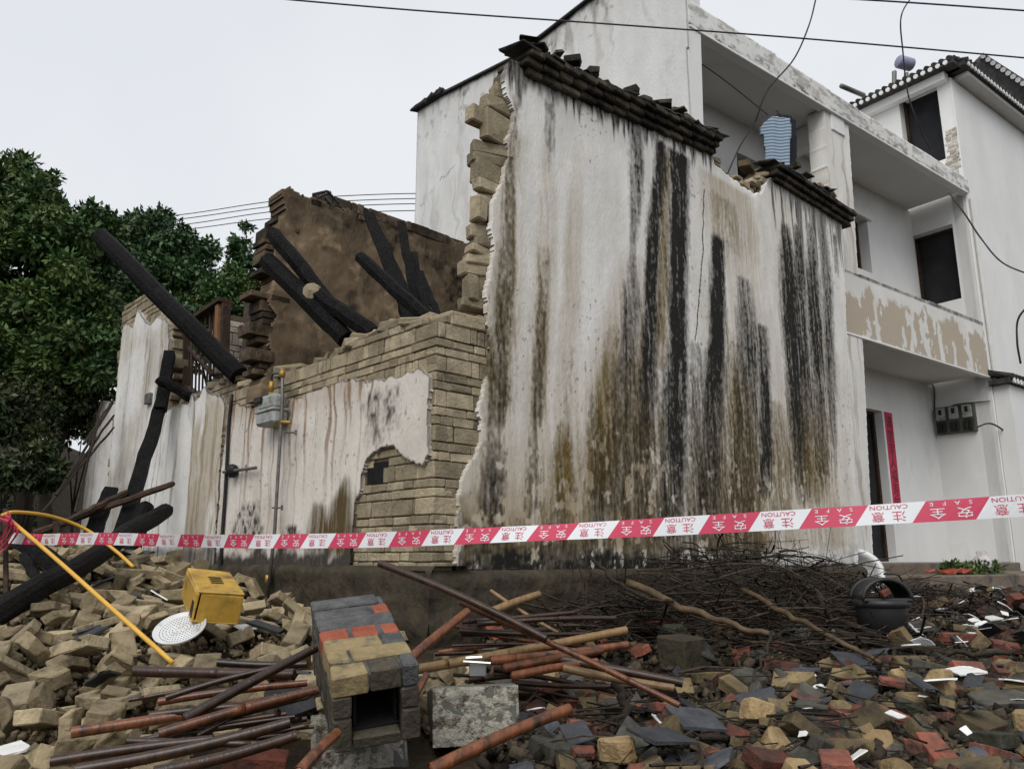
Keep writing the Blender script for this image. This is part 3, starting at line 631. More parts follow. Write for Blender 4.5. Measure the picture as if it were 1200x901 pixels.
pc = MB(); masonry(pc, FC, FC.poly([(322, 248), (345, 256), (335, 300), (330, 340), (330, 430), (300, 450), (304, 345), (316, 340), (318, 270)]), .02, .24, z0=1.3, jo=.02, keepfn=kf); pc.build('partition_quoins', 'sootbrick', H); pc = MB()
masonry(pc, FC, FC.poly([(328, 222), (345, 222), (560, 286), (560, 294), (345, 240)]), .035, .24, z0=1.34, jo=.02); pc.build('partition_top_course', 'sootbrick', H)
# pale brick wall behind
pw = MB(); pD = FD.poly([(262, 372), (275, 369), (290, 373), (306, 378), (330, 386), (420, 410), (420, 600), (250, 600), (258, 440)])
masonry(pw, FD, pD, 0, .12, z0=1.3, pat=(.07, .07, .14)); pw.build('pale_brick_wall', 'palebrick', H)
pw = MB(); pw.prism(FD, pD, -.2, -.012); pw.build('pale_wall_core', 'mortar', H)
# wooden lattice window in the front wall
lw = MB()
def bline(mb, x0, y0, x1, y1, w, d, off=-.14, fr=FB):
    s0, z0 = fr.px(x0, y0, off); s1, z1 = fr.px(x1, y1, off); a = fr.P(s0, z0, off); b = fr.P(s1, z1, off); ax = (b - a).normalized(); sd = fr.n.cross(ax).normalized()
    mb.box((a + b) / 2, (ax, sd, fr.n), ((b - a).length / 2, w / 2, d / 2), random.random(), .003)
bline(lw, 204, 385, 200, 475, .05, .09); bline(lw, 210, 385, 208, 475, .10, .05); bline(lw, 219, 380, 218, 472, .03, .08)
bline(lw, 216, 384, 264, 352, .05, .16); bline(lw, 222, 408, 250, 440, .03, .06); bline(lw, 214, 450, 240, 470, .05, .08)
for x in (226, 231, 236, 241, 246, 251): bline(lw, x, 376 - (x - 226) * .6, x - 1, 410 + (x - 222), .014, .02)
for x in (222, 226, 230, 234, 238, 243): bline(lw, x, 412 + (x - 222) * 1.0, x - 1, 452 + (x - 222) * .8, .014, .02)
bline(lw, 265, 356, 263, 415, .05, .09); bline(lw, 247, 365, 246, 470, .02, .03)
lat = lw.build('lattice_window', 'charbrown', H)
fp = MB(); bline(fp, 259, 358, 257, 412, .075, .10, -.13); fp.build('window_post', 'rawwood', H)
# soot mouth of the old stove hole in the front wall
sm = MB(); sm.fbox(FB, hs0[0] - .13, hs0[0] + .13, hs0[1] - .09, hs0[1] + .09, -.05, -.006); sm.build('stove_hole', 'soot_in', H)

# ------------------------------------------------------------------ the white house
WH = empty('white_house', FW.P(0, 1.5), 'two-storey white house with open balconies behind the ruin', 'house')
zc = lambda x, y: FW.px(x, y)[1]
zEave = 1.6 + 6.2; zFloor = 1.6 + 2.95; zPar = 1.6 + 3.83; D_ = .95
w = MB()
gp = FL.poly([(803, 300), (803, -70), (700, -4), (668, 20), (640, 42), (600, 72), (560, 92), (520, 112), (490, 130), (486, 300)]); zlow = 1.2
gp[0] = (gp[0][0], zlow); gp[-1] = (gp[-2][0], zlow)
w.prism(FL, gp, -.24, -.012); lw_ = w.build('side_wall', 'white', WH)
def stainsL(s, z):
    X = [p[0] for p in gp[1:-1]][::-1]; Zt = [p[1] for p in gp[1:-1]][::-1]; o = np.argsort(X); zt = np.interp(s, np.array(X)[o], np.array(Zt)[o])
    st = streaky(s, z, 4, 9, .7); sk = speck(s * .5, z * .5, 6); dz = zt - z
    D = (1 - sst(0, .4, dz - (st - .5) * 1.2)) * (.1 + sk * .45) + sst(.66, .72, fbm(s * 7, z * 7, 4, 2)) * .4 * (1 - sst(.3, 1.2, dz)) + (1 - sst(.0, .06, dz)) * .5
    cr = np.abs(z - np.interp(s, [4.8, 6.4], [zt.max() - 1.55, zt.max() - 2.1]) - (fbm(s * 6, s * 0, 4, 1) - .5) * .2); D = np.maximum(D, (1 - sst(.006, .018, cr)) * (s > 4.9) * .7 * (fbm(s * 5, z * 5, 3, 4) > .45))
    return np.clip(np.stack([D, D * 0, sst(.5, .75, st) * .45 + (1 - sst(0, .9, dz)) * .3], 1), 0, 1)
panel('side_wall_plaster', FL, gp, .03, .004, -.011, 'eave', WH, stainsL, wav=.006, edge=.0005)
w = MB(); ed = FL.poly([(803, -73), (700, -7), (640, 39.5), (600, 69.5), (560, 89.5), (520, 109.5), (489, 128)]); ed2 = FL.poly([(489, 131), (520, 112), (560, 91.5), (600, 71.5), (640, 41.5), (700, -5), (803, -71)])
w.prism(FL, ed + ed2, -.3, .06); w.build('gable_coping', 'slate', WH)
w = MB()
for i in range(16):
    t = i / 15; s_, z_ = FL.px(lerp(489, 520, t), lerp(130, 111, t)); w.box(FL.P(s_, z_ + .03, .02 + random.uniform(-.02, .03)), (FL.d, FL.n, Vector((0, 0, 1))), (.09, .07, random.uniform(.02, .05)), random.random(), .01, .02)
w.build('coping_tiles', 'slate', WH)
# back wall pieces with openings
def wall_with_holes(fr, s0, s1, z0, z1, holes, o0, o1, name, mat, parent):
    mb = MB(); xs = sorted(set([s0, s1] + [h[0] for h in holes] + [h[1] for h in holes]))
    for a, b in zip(xs, xs[1:]):
        hs_ = sorted([(h[2], h[3]) for h in holes if h[0] <= a + 1e-6 and h[1] >= b - 1e-6]); z = z0
        for h0, h1 in hs_:
            if h0 > z + 1e-4: mb.prism(fr, [(a, z), (b, z), (b, h0), (a, h0)], o0, o1)
            z = h1
        if z < z1: mb.prism(fr, [(a, z), (b, z), (b, z1), (a, z1)], o0, o1)
    o = mb.build(name, mat, parent); bm = bmesh.new(); bm.from_mesh(o.data); bmesh.ops.remove_doubles(bm, verts=bm.verts, dist=1e-4)
    # drop the coincident inner faces left between the pieces
    seen = {}; 
    for f in bm.faces: seen.setdefault(tuple(sorted(v.index for v in f.verts)), []).append(f)
    bmesh.ops.delete(bm, geom=[f for fs in seen.values() if len(fs) > 1 for f in fs], context='FACES'); bmesh.ops.recalc_face_normals(bm, faces=bm.faces); bm.to_mesh(o.data); bm.free()
    return o
def rect(fr, x0, y0, x1, y1):
    a, z1 = fr.px(x0, y0); b, z0 = fr.px(x1, y1); return [min(a, b), max(a, b), min(z0, z1), max(z0, z1)]
def hole_px(fr, xa, ya, xb, yb, yc):   # left edge x at top-left, right edge x at top-right, bottom at right edge
    a, zt = fr.px(xa, ya); b, _ = fr.px(xb, yb); _, zb = fr.px(xb, yc); return [min(a, b), max(a, b), zb, zt]
h_up = hole_px(FK, 863, 178, 893, 192, 245); h_up[1] = h_up[0] + .62
h_up2 = hole_px(FK, 994, 247, 1016, 258, 318); h_up2[0] = h_up2[1] - .9
h_door = hole_px(FK, 1011, 477, 1034, 485, 655); h_door[0] = h_door[1] - .95; h_door[2] = 1.57
kS = 4.63
wall_with_holes(FK, -2.6, kS, 1.2, zEave, [h_up, h_up2, h_door], -.24, 0, 'back_wall', 'white', WH)
h_s = hole_px(FS, 1066, 278, 1116, 264, 352)
h_c = hole_px(FS, 1052, 110, 1119, 86, 182); h_c[0] = max(h_c[0], .05)
def opening(fr, h, name, d=.22, frame=True, glass=True, mat='charbrown'):
    f = MB(); t = .05
    f.fbox(fr, h[0], h[1], h[3] - t, h[3], -d, -d + .05); f.fbox(fr, h[0], h[1], h[2], h[2] + t, -d, -d + .05)
    f.fbox(fr, h[0], h[0] + t, h[2] + t, h[3] - t, -d, -d + .05); f.fbox(fr, h[1] - t, h[1], h[2] + t, h[3] - t, -d, -d + .05)
    m_ = (h[0] + h[1]) / 2
    if frame: f.fbox(fr, m_ - .02, m_ + .02, h[2] + t, h[3] - t, -d, -d + .045)
    o = f.build(name, mat, WH)
    g_ = MB(); g_.fbox(fr, h[0] + .01, h[1] - .01, h[2] + .01, h[3] - .01, -d - .03, -d - .005, ch=.001); g_.build('unlit_room_sheet', 'void', o)  # dark sheet: the shade of the unlit room behind is put into its colour
    return o
opening(FK, h_up, 'window'); opening(FK, h_up2, 'window'); 
dr = opening(FK, h_door, 'door', .18, False)
sb = MB(); s_ = h_up2[1]; sb.fbox(FK, h_up2[0] - .05, h_up2[1] + .08, h_up2[3] - .02, h_up2[3] + .07, .002, .06); sb.build('window_lintel', 'white', WH)
# eave slab and parapets
def slab(fr, s0, s1, z0, z1, o0, o1, name, mat):
    m_ = MB(); m_.fbox(fr, s0, s1, z0, z1, o0, o1, ch=.01); return m_.build(name, mat, WH)
slab(FW, -2.63, 4.54, zEave, zEave + .14, -3.6, -.002, 'roof_slab', 'ceil')
def stainsE(s, z):
    t = sst(.45, .62, fbm(s * 5, z * 16, 4, 2)); lo = fbm(s * 14, z * 20, 4, 5)
    e = 1 - sst(0, .12, (zEave + .01 - z) * 0 + (z - (zEave - .02)))
    return np.clip(np.stack([sst(.56, .70, lo) * .40 + e * .3 * lo * 2, t * .3, t * .6], 1), 0, 1)
panel('eave_fascia', FW, [(-2.64, zEave - .02), (4.66, zEave - .02), (4.66, zEave + .25), (2.2, zEave + .24), (.05, zEave + .30), (-2.64, zEave + .33)], .02, .06, -.05, 'eave', WH, stainsE, wav=.008, edge=.0004)
slab(FW, -2.64, 4.62, zEave - .05, zEave - .012, -.06, .066, 'eave_drip_edge', 'white'); slab(FW, .3, 4.62, zFloor - .05, zFloor - .012, -.06, .026, 'balcony_drip_edge', 'white')
slab(FW, .02, 4.54, zFloor, zFloor + .14, -D_ - .1, -.02, 'balcony_slab', 'ceil')
def stainsPar(s, z):
    lo = fbm(s * 3.1, z * 3.1, 5, 2); hi = fbm(s * 12, z * 12, 4, 6)
    h = (z - zFloor) / (zPar - zFloor)
    tan = sst(.0, .12, .80 + (fbm(s * 5, s * 0, 3, 1) - .5) * .5 - h + (hi - .5) * .15)
    vr = 1 - sst(.0, .02, np.abs(((s + .25 + .25 * (fbm(s * 2, z * 1.2, 2, 8) - .5)) % .95) - .42) - .03 - .07 * (hi - .3) + .09 * sst(.55, .8, h))
    vr2 = sst(.60, .63, fbm(s * 7, z * 4, 4, 10))
    tan = tan * (1 - vr) * (1 - vr2)
    top = sst(.93, .97, h)
    return np.clip(np.stack([top * (.3 + hi * .8), tan, lo * .4], 1), 0, 1)
panel('balcony_parapet', FW, [(.3, zFloor - .02), (4.6, zFloor - .0), (4.6, zPar + .03), (.3, zPar)], .014, .02, -.12, 'peel', WH, stainsPar, wav=.004, edge=.0003)
# columns
def stainsCol(s, z):
    st = run_noise(s, z, 3, 18); return np.clip(np.stack([sst(.58, .75, st) * .4 * sst(5, 7, z), sst(.6, .8, st) * .3, sst(.45, .7, st) * .6], 1), 0, 1)
cpx = FW.poly([(964, 128), (992, 128), (1011, 420), (1022, 657), (992, 657), (984, 420)])
panel('column', FW, cpx, .012, .014, -.24, 'plaster_c', WH, stainsCol, wav=.002, edge=.0003)
cs_ = FW.px(978, 128)[0]; c_ = MB(); c_.fbox(FW, cs_ - .17, cs_ + .17, zEave - .3, zEave - .003, -.27, .035, ch=.012); c_.build('column_capital', 'white', WH)
c_ = MB(); c_.fbox(FW, cs_ - .10, cs_ + .10, zEave - .34, zEave - .004, -D_, -.28, ch=.01); c_.build('cross_beam', 'white', WH)
# right side wall (runs up past the eave as the neighbour's flank), neighbour wing
zTop = FS.px(1128, 84)[1]
NB = empty('tiled_house', FW.P(5, 1.5), 'taller white house with black tiled eave at the right edge', 'house')
W_keep = WH
wall_with_holes(FS, 0, 6.5, 1.2, zTop, [h_s, h_c], -.24, 0, 'flank_wall', 'white', NB)
WH2 = WH; WH = NB
opening(FS, h_c, 'window', .22, False); opening(FS, h_s, 'stair_opening', .22, False)
slab(FW, 4.63, 12, 1.2, zTop, -.24, .012, 'front_wall', 'white')
slab(FW, 4.8, 12, zTop + .0, zTop + .1, -5, .25, 'roof_slab', 'ceil')
# patch of bare brick on the pier by the upper window
bp = MB(); fr_ = FW; bs = FW.px(1124, 150); 
masonry(bp, FS, [(.0, FS.px(1130, 146)[1]), (.16, FS.px(1130, 146)[1]), (.22, FS.px(1130, 196)[1]), (.0, FS.px(1130, 196)[1])], .006, .02, z0=6.6, pat=(.06,), lens=(.12, .1), jo=.002, smin=.0); bp.build('bare_brick_patch', 'palebrick', NB)
# ledge above the window
lg = MB(); s0, z0 = FS.px(1122, 88); s1, z1 = FS.px(1020, 130); lg.fbox(FS, 0.02, 3.2, z0 - .06, z0 + .2, .002, .16); lg.build('window_ledge', 'white', NB)
def tile_row(fr, s0, s1, z, off, parent, up=.0, step=.13, r=.045):
    t_ = MB(); d_ = MB(); s = s0
    while s < s1:
        a = fr.P(s, z + .05, off - .35) + Vector((0, 0, .14)); b = fr.P(s, z + .05, off + .06)
        t_.tube([a, b], r, 8, random.random()); 
        d_.tube([fr.P(s + step / 2, z - .005, off + .02), fr.P(s + step / 2, z - .005, off + .055)], r * .95, 8, .5)
        s += step
    t_.fbox(fr, s0 - .05, s1, z - .05, z + .04, off - .3, off + .03); t_.build('tile_row', 'slate', parent); d_.build('tile_trim', 'white', parent)
tile_row(FS, -.15, 6, zTop + .12, .28, NB); tile_row(FW, 4.6, 12, zTop + .12, .28, NB)
rf = MB(); 
a = FS.P(-.25, zTop + .3, .1); rf.add([FS.P(-.2, zTop + .26, .2), FS.P(6, zTop + .26, .2), FS.P(6, zTop + 1.2, -2.5), FS.P(-.2 + 2.2, zTop + 1.2, -2.5), FW.P(12, zTop + 1.2, -2.5), FW.P(12, zTop + .26, .2)], [[0, 1, 2, 3], [0, 3, 4, 5]]); rf.build('roof', 'slate', NB)
WH = WH2
# downpipe and conduit
dp = MB(); p0 = FW.px(1137, 224, .05); pts = [FW.P(4.72, zEave - .1, .05), FW.P(4.72, 4.2, .05)]
dp.tube(pts, .03, 10); 
eo = MB(); eo.tube([FW.P(*FW.px(986, 101, .2), .2), FW.P(*FW.px(1012, 112, .2), .2)], .035, 10); eo.build('eave_outlet', 'metal', WH, True)
o = dp.build('downpipe', 'pvc', NB)
# far roof corner at the very right
fr2 = MB(); p = at(1160, 80, 17); o = empty('distant_roof', at(1150, 100, 17.5), 'dark roof corner rising behind the tiled eave at far right', 'roof')
fr2 = MB(); a, b, c, d = at(1142, 72, 17), at(1152, 62, 17), at(1230, 112, 15), at(1230, 150, 15)
fr2.add([a, b, c, d, a + Vector((1, 3, 0)), b + Vector((1, 3, .1)), c + Vector((1, 3, 0)), d + Vector((1, 3, 0))], [[0, 1, 2, 3], [7, 6, 5, 4], [0, 4, 5, 1], [1, 5, 6, 2], [2, 6, 7, 3], [3, 7, 4, 0]]); fr2.build('roof_edge', 'slate', o)
fr2 = MB(); lw2 = MB()
for i in range(14): t = i / 13; lw2.tube([at(lerp(1152, 1228, t), lerp(66, 118, t), lerp(16.9, 14.9, t)), at(lerp(1152, 1228, t), lerp(66, 118, t), lerp(16.6, 14.6, t))], .055, 8)
lw2.build('tile_trim', 'white', o)
# courtyard wall with tile coping
CW = empty('courtyard_wall', FW.P(4.9, 1.4, .2), 'lower plastered wall with black tile coping at the right edge', 'wall')
zcw = FW.px(1160, 440, .3)[1]
hw = hole_px(FW, 1189, 545, 1206, 545, 600); hw[1] = hw[0] + 1.0
wall_with_holes(FW, 4.66, 12, 1.1, zcw, [hw], .02, .26, 'masonry', 'white', CW)
WH = CW; opening(FW, [hw[0], hw[1], hw[2], hw[3]], 'window', -.08, False); WH = WH2
tile_row(FW, 4.6, 12, zcw + .03, .30, CW, step=.13, r=.05)
cc = MB(); cc.add([FW.P(4.55, zcw + .03, .34), FW.P(12, zcw + .03, .34), FW.P(12, zcw + .25, .02), FW.P(4.55, zcw + .25, .02)], [[0, 1, 2, 3]]); cc.build('coping', 'slate', CW)
# porch floor and step
ps = MB(); ps.fbox(FW, .0, 4.6, 1.1, 1.56, -.94, .10, ch=.015); ps.fbox(FW, .3, 4.4, 1.0, 1.42, .10, .75, ch=.02, jit=.02)
o = ps.build('porch_step', mk('damp_step_concrete', (.11, .085, .065), (.19, .155, .12), 3, .8, .6, c3=(.06, .05, .045), s3=2)); tag(o, 'low damp concrete porch step under the white house door', 'step')
# electric meters on the balcony side wall
em = empty('electric_meter_box', FS.P(*FS.px(1125, 490), .05), 'grimy cluster of six electricity meters on the porch side wall', 'electric meter')
r_ = rect(FS, 1097, 479, 1147, 505); m_ = MB(); m_.fbox(FS, r_[0], r_[1], r_[2], r_[3], .002, .08, ch=.01); m_.build('backing_box', mk('grimy_meter', (.05, .05, .042), (.11, .11, .09), 7, .6, .3), em)
wdt = (r_[1] - r_[0]) / 3; hgt = r_[3] - r_[2]
for i in range(3):
    a = r_[0] + wdt * i; m_ = MB(); m_.fbox(FS, a + .03, a + wdt - .03, r_[2] + hgt * .5, r_[3] - .02, .08, .12, ch=.01); x = m_.build('meter', 'grey_m', em)
    m_ = MB(); m_.fbox(FS, a + .08, a + wdt - .08, r_[2] + hgt * .7, r_[3] - .05, .12, .125, ch=.002); m_.build('dial', 'dark', x)
    m_ = MB(); m_.fbox(FS, a + .04, a + wdt * .45, r_[2] + .03, r_[2] + hgt * .42, .08, .11, ch=.01); m_.fbox(FS, a + wdt * .52, a + wdt - .03, r_[2] + .03, r_[2] + hgt * .42, .08, .11, ch=.01); m_.build('breaker', 'dark', em)
def cable(fr, pts, r, label, off=.03, name='cable', mat='wirem', group=None):
    m_ = MB(); m_.tube(smooth_path([fr.P(*fr.px(x, y, off), off) for x, y in pts], 4), r, 6); return tag(m_.build(name, mat, smooth=True), label, 'cable', group)
cable(FS, [(1074, 453), (1093, 451), (1095, 478), (1097, 492)], .012, 'grey cable bending down the porch corner into the meters')
cable(FS, [(1112, 479), (1120, 474), (1148, 471), (1160, 470)], .010, 'thin cable running right from the top of the meters')
cable(FW, [(1146, 500), (1158, 496), (1168, 499), (1180, 507)], .014, 'drooping cable leaving the meters towards the right wall', .08)
# red couplet by the door
cp_ = rect(FK, 1031, 482, 1048, 598); ct, cbm = FK.px(1036, 481), FK.px(1045, 600); cw = .24; s0 = h_door[1] + .05
cpo = empty('spring_couplet', FK.P(s0 + cw / 2, cbm[1], .01), 'narrow red paper couplet with black brush characters beside the doorway', 'paper banner')
m_ = MB(); m_.fbox(FK, s0, s0 + cw, cbm[1] - .02, ct[1] - .02, .003, .007, ch=.001); m_.build('red_paper', 'couplet', cpo)
def text_mesh(txt, size=1.0):
    cu = bpy.data.curves.new('lettering', 'FONT'); cu.body = txt; cu.size = size; cu.align_x = 'CENTER'; cu.resolution_u = 2
    o = bpy.data.objects.new('lettering', cu); COL.objects.link(o); bpy.context.view_layer.update()
    ev = o.evaluated_get(bpy.context.evaluated_depsgraph_get()); me = ev.to_mesh()
    V = np.array([v.co[:2] for v in me.vertices]).reshape(-1, 2); F = [list(p.vertices) for p in me.polygons]; ev.to_mesh_clear()
    bpy.data.objects.remove(o); return V, F
m_ = MB(); ztop = ct[1] - .12; chs = "满堂家人福寿年高"; hh = (ct[1] - cbm[1] + .1) / len(chs)
for i, ch in enumerate(chs):
    V, F = text_mesh(ch, .22)
    if len(V): m_.add([FK.P(s0 + cw / 2 + v[0] * .9, ztop - i * hh - hh * .45 + v[1] - .05, .0085) for v in V], F)
m_.build('brush_lettering', 'ink', cpo)

# ------------------------------------------------------------------ clothes on the line
sh = at(910, 140, 9.35)
ho = empty('hanging_shirt', sh, 'blue and white striped shirt hanging above the broken wall head', 'shirt')
def cloth(outline, Y, th, name, mat, parent, fold=.02):
    bm = bmesh.new(); n_ = 26; xs = [p[0] for p in outline]; ys = [p[1] for p in outline]
    X = np.linspace(min(xs), max(xs), n_); Yy = np.linspace(min(ys), max(ys), n_ * 2); V = []; idx = {}; F = []
    for i, x in enumerate(X):
        for j, y in enumerate(Yy):
            idx[i, j] = len(V); f = math.sin(x * .75 + y * .03) * fold * .12 + math.sin(x * .31 + 1) * fold * .6; V.append(at(x, y, Y + f))
    for i in range(n_ - 1):
        for j in range(2 * n_ - 1):
            if inpoly(np.array((X[i] + X[i + 1]) / 2), np.array((Yy[j] + Yy[j + 1]) / 2), outline): F.append([idx[i, j], idx[i, j + 1], idx[i + 1, j + 1], idx[i + 1, j]])
    o = npmesh(name, V, F, mat, parent, True); bm = bmesh.new(); bm.from_mesh(o.data); bmesh.ops.delete(bm, geom=[v for v in bm.verts if not v.link_faces], context='VERTS'); bm.to_mesh(o.data); bm.free()
    md = o.modifiers.new('s', 'SOLIDIFY'); md.thickness = th; md.offset = 0; return o
cloth([(905, 138), (914, 139), (924, 140), (926, 150), (925, 170), (924, 196), (908, 195), (897, 197), (896, 175), (895, 160), (891, 158), (891, 150), (898, 143)], 9.35, .06, 'shirt_body', 'shirt', ho)
m_ = MB(); m_.tube([at(898, 143, 9.35), at(911, 136, 9.35), at(926, 141, 9.35)], .012, 6); m_.tube(smooth_path([at(911, 137, 9.35), at(912, 132, 9.35), at(909, 130, 9.36)], 3), .008, 6); m_.build('hanger', 'dark', ho)
hp = empty('hanging_trousers', at(918, 150, 9.5), 'dark trousers hanging right behind the striped shirt', 'trousers')
cloth([(909, 135), (924, 137), (931, 142), (932, 180), (930, 204), (914, 207), (905, 198), (906, 150)], 9.55, .06, 'trouser_cloth', 'trousers', hp)
m_ = MB(); m_.tube(smooth_path([at(911, 140, 9.55), at(912, 130, 9.55)], 3), .008, 6); m_.build('hanger', 'dark', hp)

# ------------------------------------------------------------------ overhead and dangling wires
def wire(pts, r, label, name='overhead_cable', group=None):
    m_ = MB(); m_.tube(smooth_path([at(*p) for p in pts], 8), r, 6); return tag(m_.build(name, 'wirem', smooth=True), label, 'cable', group)
wire([(250, -8, 7.5), (480, 12, 7.6), (720, 29, 7.7), (960, 47, 7.8), (1300, 77, 8)], .009, 'long dark cable crossing above the ruin from top left to right')
wire([(900, -6, 8), (1060, 3, 8), (1300, 20, 8)], .010, 'short dark cable crossing the top right corner of the sky')
for i, (y0, y1) in enumerate(((252, 235), (257, 241), (264, 247), (270, 255))):
    wire([(60, y0 + 15, 42), (210, y0, 40), (330, y1, 38), (480, y1 - 8, 36), (620, y1 - 4, 34)], .022, 'one of four thin far power lines against the pale sky', 'power_line', 'far power lines above the trees')
wire([(957, -5, 9.0), (948, 30, 9.0), (930, 70, 9.1), (900, 105, 9.2), (888, 135, 9.3), (884, 145, 9.4), (868, 170, 9.2), (852, 205, 9.0)], .010, 'loose cable dangling past the eave left of the shirt')
wire([(1070, -6, 9.6), (1056, 20, 9.6), (1058, 60, 9.8), (1064, 110, 10), (1078, 150, 10.2), (1092, 178, 10.8)], .010, 'kinked cable hanging in front of the dark upper window')
wire([(1112, 226, 11.3), (1130, 250, 11.2), (1150, 280, 11.2), (1175, 308, 11), (1215, 325, 10.6)], .012, 'cable drooping from the eave corner towards the right')
wire([(1215, 350, 10.6), (1194, 372, 10.8), (1192, 400, 10.9), (1196, 426, 11)], .014, 'cable curling down onto the tile coping at the right edge')
wire([(808, 66, 9.0), (850, 95, 9.2), (900, 135, 9.5)], .007, 'faint cable sagging under the eave slab')
# ------------------------------------------------------------------ gas meter and pipes on the low wall
gm = empty('gas_meter', FB.P(*FB.px(311, 500, .1), .1), 'grey box gas meter on a riser pipe on the low wall', 'gas meter')
r_ = [*sorted([FB.px(305, 480, .15)[0], FB.px(326, 480, .15)[0]]), *sorted([FB.px(315, 457, .15)[1], FB.px(315, 502, .15)[1]])]; w_ = (r_[1] - r_[0]); m_ = MB()
m_.fbox(FB, r_[0] + .0, r_[1] - .0, r_[2] + .03, r_[2] + .15, .05, .19, ch=.02); m_.fbox(FB, r_[0] + .015, r_[1] - .015, r_[2] + .155, r_[3] - .05, .06, .19, ch=.03); m_.fbox(FB, r_[0] - .008, r_[1] + .008, r_[2] + .14, r_[2] + .165, .045, .2, ch=.006); m_.build('body', 'grey_m', gm)
m_ = MB(); a_, b_ = r_[1] - .12, r_[1] + .005; m_.fbox(FB, a_, b_, r_[3] - .115, r_[3] - .06, .19, .22, ch=.006); m_.build('counter_window', 'dark', gm)
gp_ = empty('gas_pipe', FB.P(*FB.px(316, 700, .1), .1), 'thin grey riser pipe with brass fittings beside the gas meter', 'pipe')
pth = [(318, 456), (318, 441), (321, 437), (328, 437), (331, 441), (331, 470), (328, 520), (322, 620), (313, 706)]
m_ = MB(); m_.tube([FB.P(*FB.px(x, y, .12), .12) for x, y in pth], .014, 10); m_.build('riser', 'metal', gp_, True)
m_ = MB()
for x, y, h_ in ((318, 453, .045), (331, 438, .03), (327, 494, .05), (314, 678, .03)):
    c = FB.P(*FB.px(x, y, .12), .12); m_.tube([c - Vector((0, 0, h_)), c + Vector((0, 0, h_))], .022, 10); m_.build('brass_fitting', 'brass', gp_, True); m_ = MB()
a, b = FB.P(*FB.px(318, 494, .12), .12), FB.P(*FB.px(340, 495, .12), .12); m_.tube([a, b], .014, 8); m_.build('brass_fitting', 'brass', gp_, True)
for x, y in ((324, 595), (340, 507)):
    m_ = MB(); a = FB.P(*FB.px(x - 3, y, .05), .0); b = FB.P(*FB.px(x + 9, y, .12), .14); m_.tube([FB.P(*FB.px(x - 2, y, .1), .12), FB.P(*FB.px(x + 9, y, .1), .12)], .008, 6); m_.tube([b + Vector((0, 0, .02)), b - Vector((0, 0, .02))], .01, 6); m_.build('bracket', 'metal', gp_)
vv = empty('gas_valve', FB.P(*FB.px(275, 551, .08), .08), 'black round valve with a stub pipe on the plaster left of the riser', 'valve')
m_ = MB(); P_ = lambda x, y, o=.08: FB.P(*FB.px(x, y, o), o)
m_.tube([P_(262, 553), P_(300, 548)], .015, 8); m_.tube([P_(288, 545), P_(289, 553)], .01, 6); m_.build('stub', 'metal', vv)
m_ = MB(); c = P_(272, 551); m_.lathe(c, [(0, -.04), (.05, -.035), (.06, 0), (.05, .035), (0, .04)], 16, (FB.d, Vector((0, 0, 1)), FB.n)); m_.tube([P_(272, 545), P_(272, 559)], .03, 10); m_.build('valve_body', 'dark', vv, True)
cable(FB, [(272, 462), (268, 500), (265, 560), (261, 620), (256, 700)], .016, 'black hose running down the gap in the low wall plaster', .05, 'hose', 'dark')
m_ = MB(); m_.fbox(FB, *sorted([FB.px(183, 462)[0], FB.px(178, 462)[0]]), *sorted([FB.px(180, 474)[1], FB.px(180, 462)[1]]), .036, .08); tag(m_.build('switch_box', 'metal'), 'small rusty box on the tall white pier', 'box')

# ------------------------------------------------------------------ charred timbers
def log(x0, y0, Y0, x1, y1, Y1, r0, r1, label, mat='char', name='charred_beam', grp='charred timbers of the fallen roof', w=.006, n=7, k=9, jit=.06, square=False, taper=True):
    a = at(x0, y0, Y0); b = at(x1, y1, Y1); m_ = MB()
    if square:
        ax = (b - a).normalized(); sd = ax.cross(Vector((.2, -1, .1))).normalized(); up = ax.cross(sd)
        L = (b - a).length; pts = wob(a, b, k, w)
        V = []; 
        for i, p in enumerate(pts):
            t = i / k; r = lerp(r0, r1, t)
            for sx, sy in ((-1, -1), (1, -1), (1, 1), (-1, 1)): V.append(p + sd * sx * r * random.uniform(.975, 1.02) + up * sy * r * square * random.uniform(.975, 1.02))
        F = [[i * 4 + j, i * 4 + (j + 1) % 4, (i + 1) * 4 + (j + 1) % 4, (i + 1) * 4 + j] for i in range(k) for j in range(4)] + [[3, 2, 1, 0], [k * 4 + j for j in range(4)]]
        m_.add(V, F)
    else:
        pts = wob(a, b, k, w); rr = [lerp(r0, r1, i / k) for i in range(k + 1)]
        if taper: rr = [rr[0] * .45] + [rr[0] * .9] + rr[1:]; pts = [pts[0]] + [pts[0].lerp(pts[1], .15)] + pts[1:]
        m_.tube(pts, rr, n, jit=jit)
    o = m_.build(name, mat, smooth=False); tag(o, label, 'beam', grp); return o
log(114, 273, 8.0, 280, 440, 7.5, .095, .10, 'thickest black beam, jutting up left above the white pier', n=11, w=.008, jit=.03)
log(318, 272, 6.6, 402, 376, 6.35, .072, .07, 'uppermost of the charred beams jutting over the left end of the sooty wall')
log(311, 303, 6.5, 405, 398, 6.2, .085, .08, 'lowest and thickest of the charred beams jutting left over the low wall')
o = log(362, 340, 6.35, 437, 392, 6.1, .075, .07, 'short charred beam with a snapped pale end in the middle of the bundle')
m_ = MB(); c = at(366, 343, 6.3); m_.lathe(c, [(0, -.07), (.05, -.06), (.085, 0), (.07, .05), (0, .07)], 9, (Vector((1, 0, 0)), Vector((0, 0, 1)), Vector((0, -1, 0)))); _child('x', bpy.data.meshes.new('x'), 'rawwood', o) if False else m_.build('snapped_end', 'brick', o)
log(420, 300, 6.05, 510, 382, 5.75, .055, .06, 'charred beam slanting down to the corner across the sooty wall')
PG = 'thin charred boards against the sooty wall'
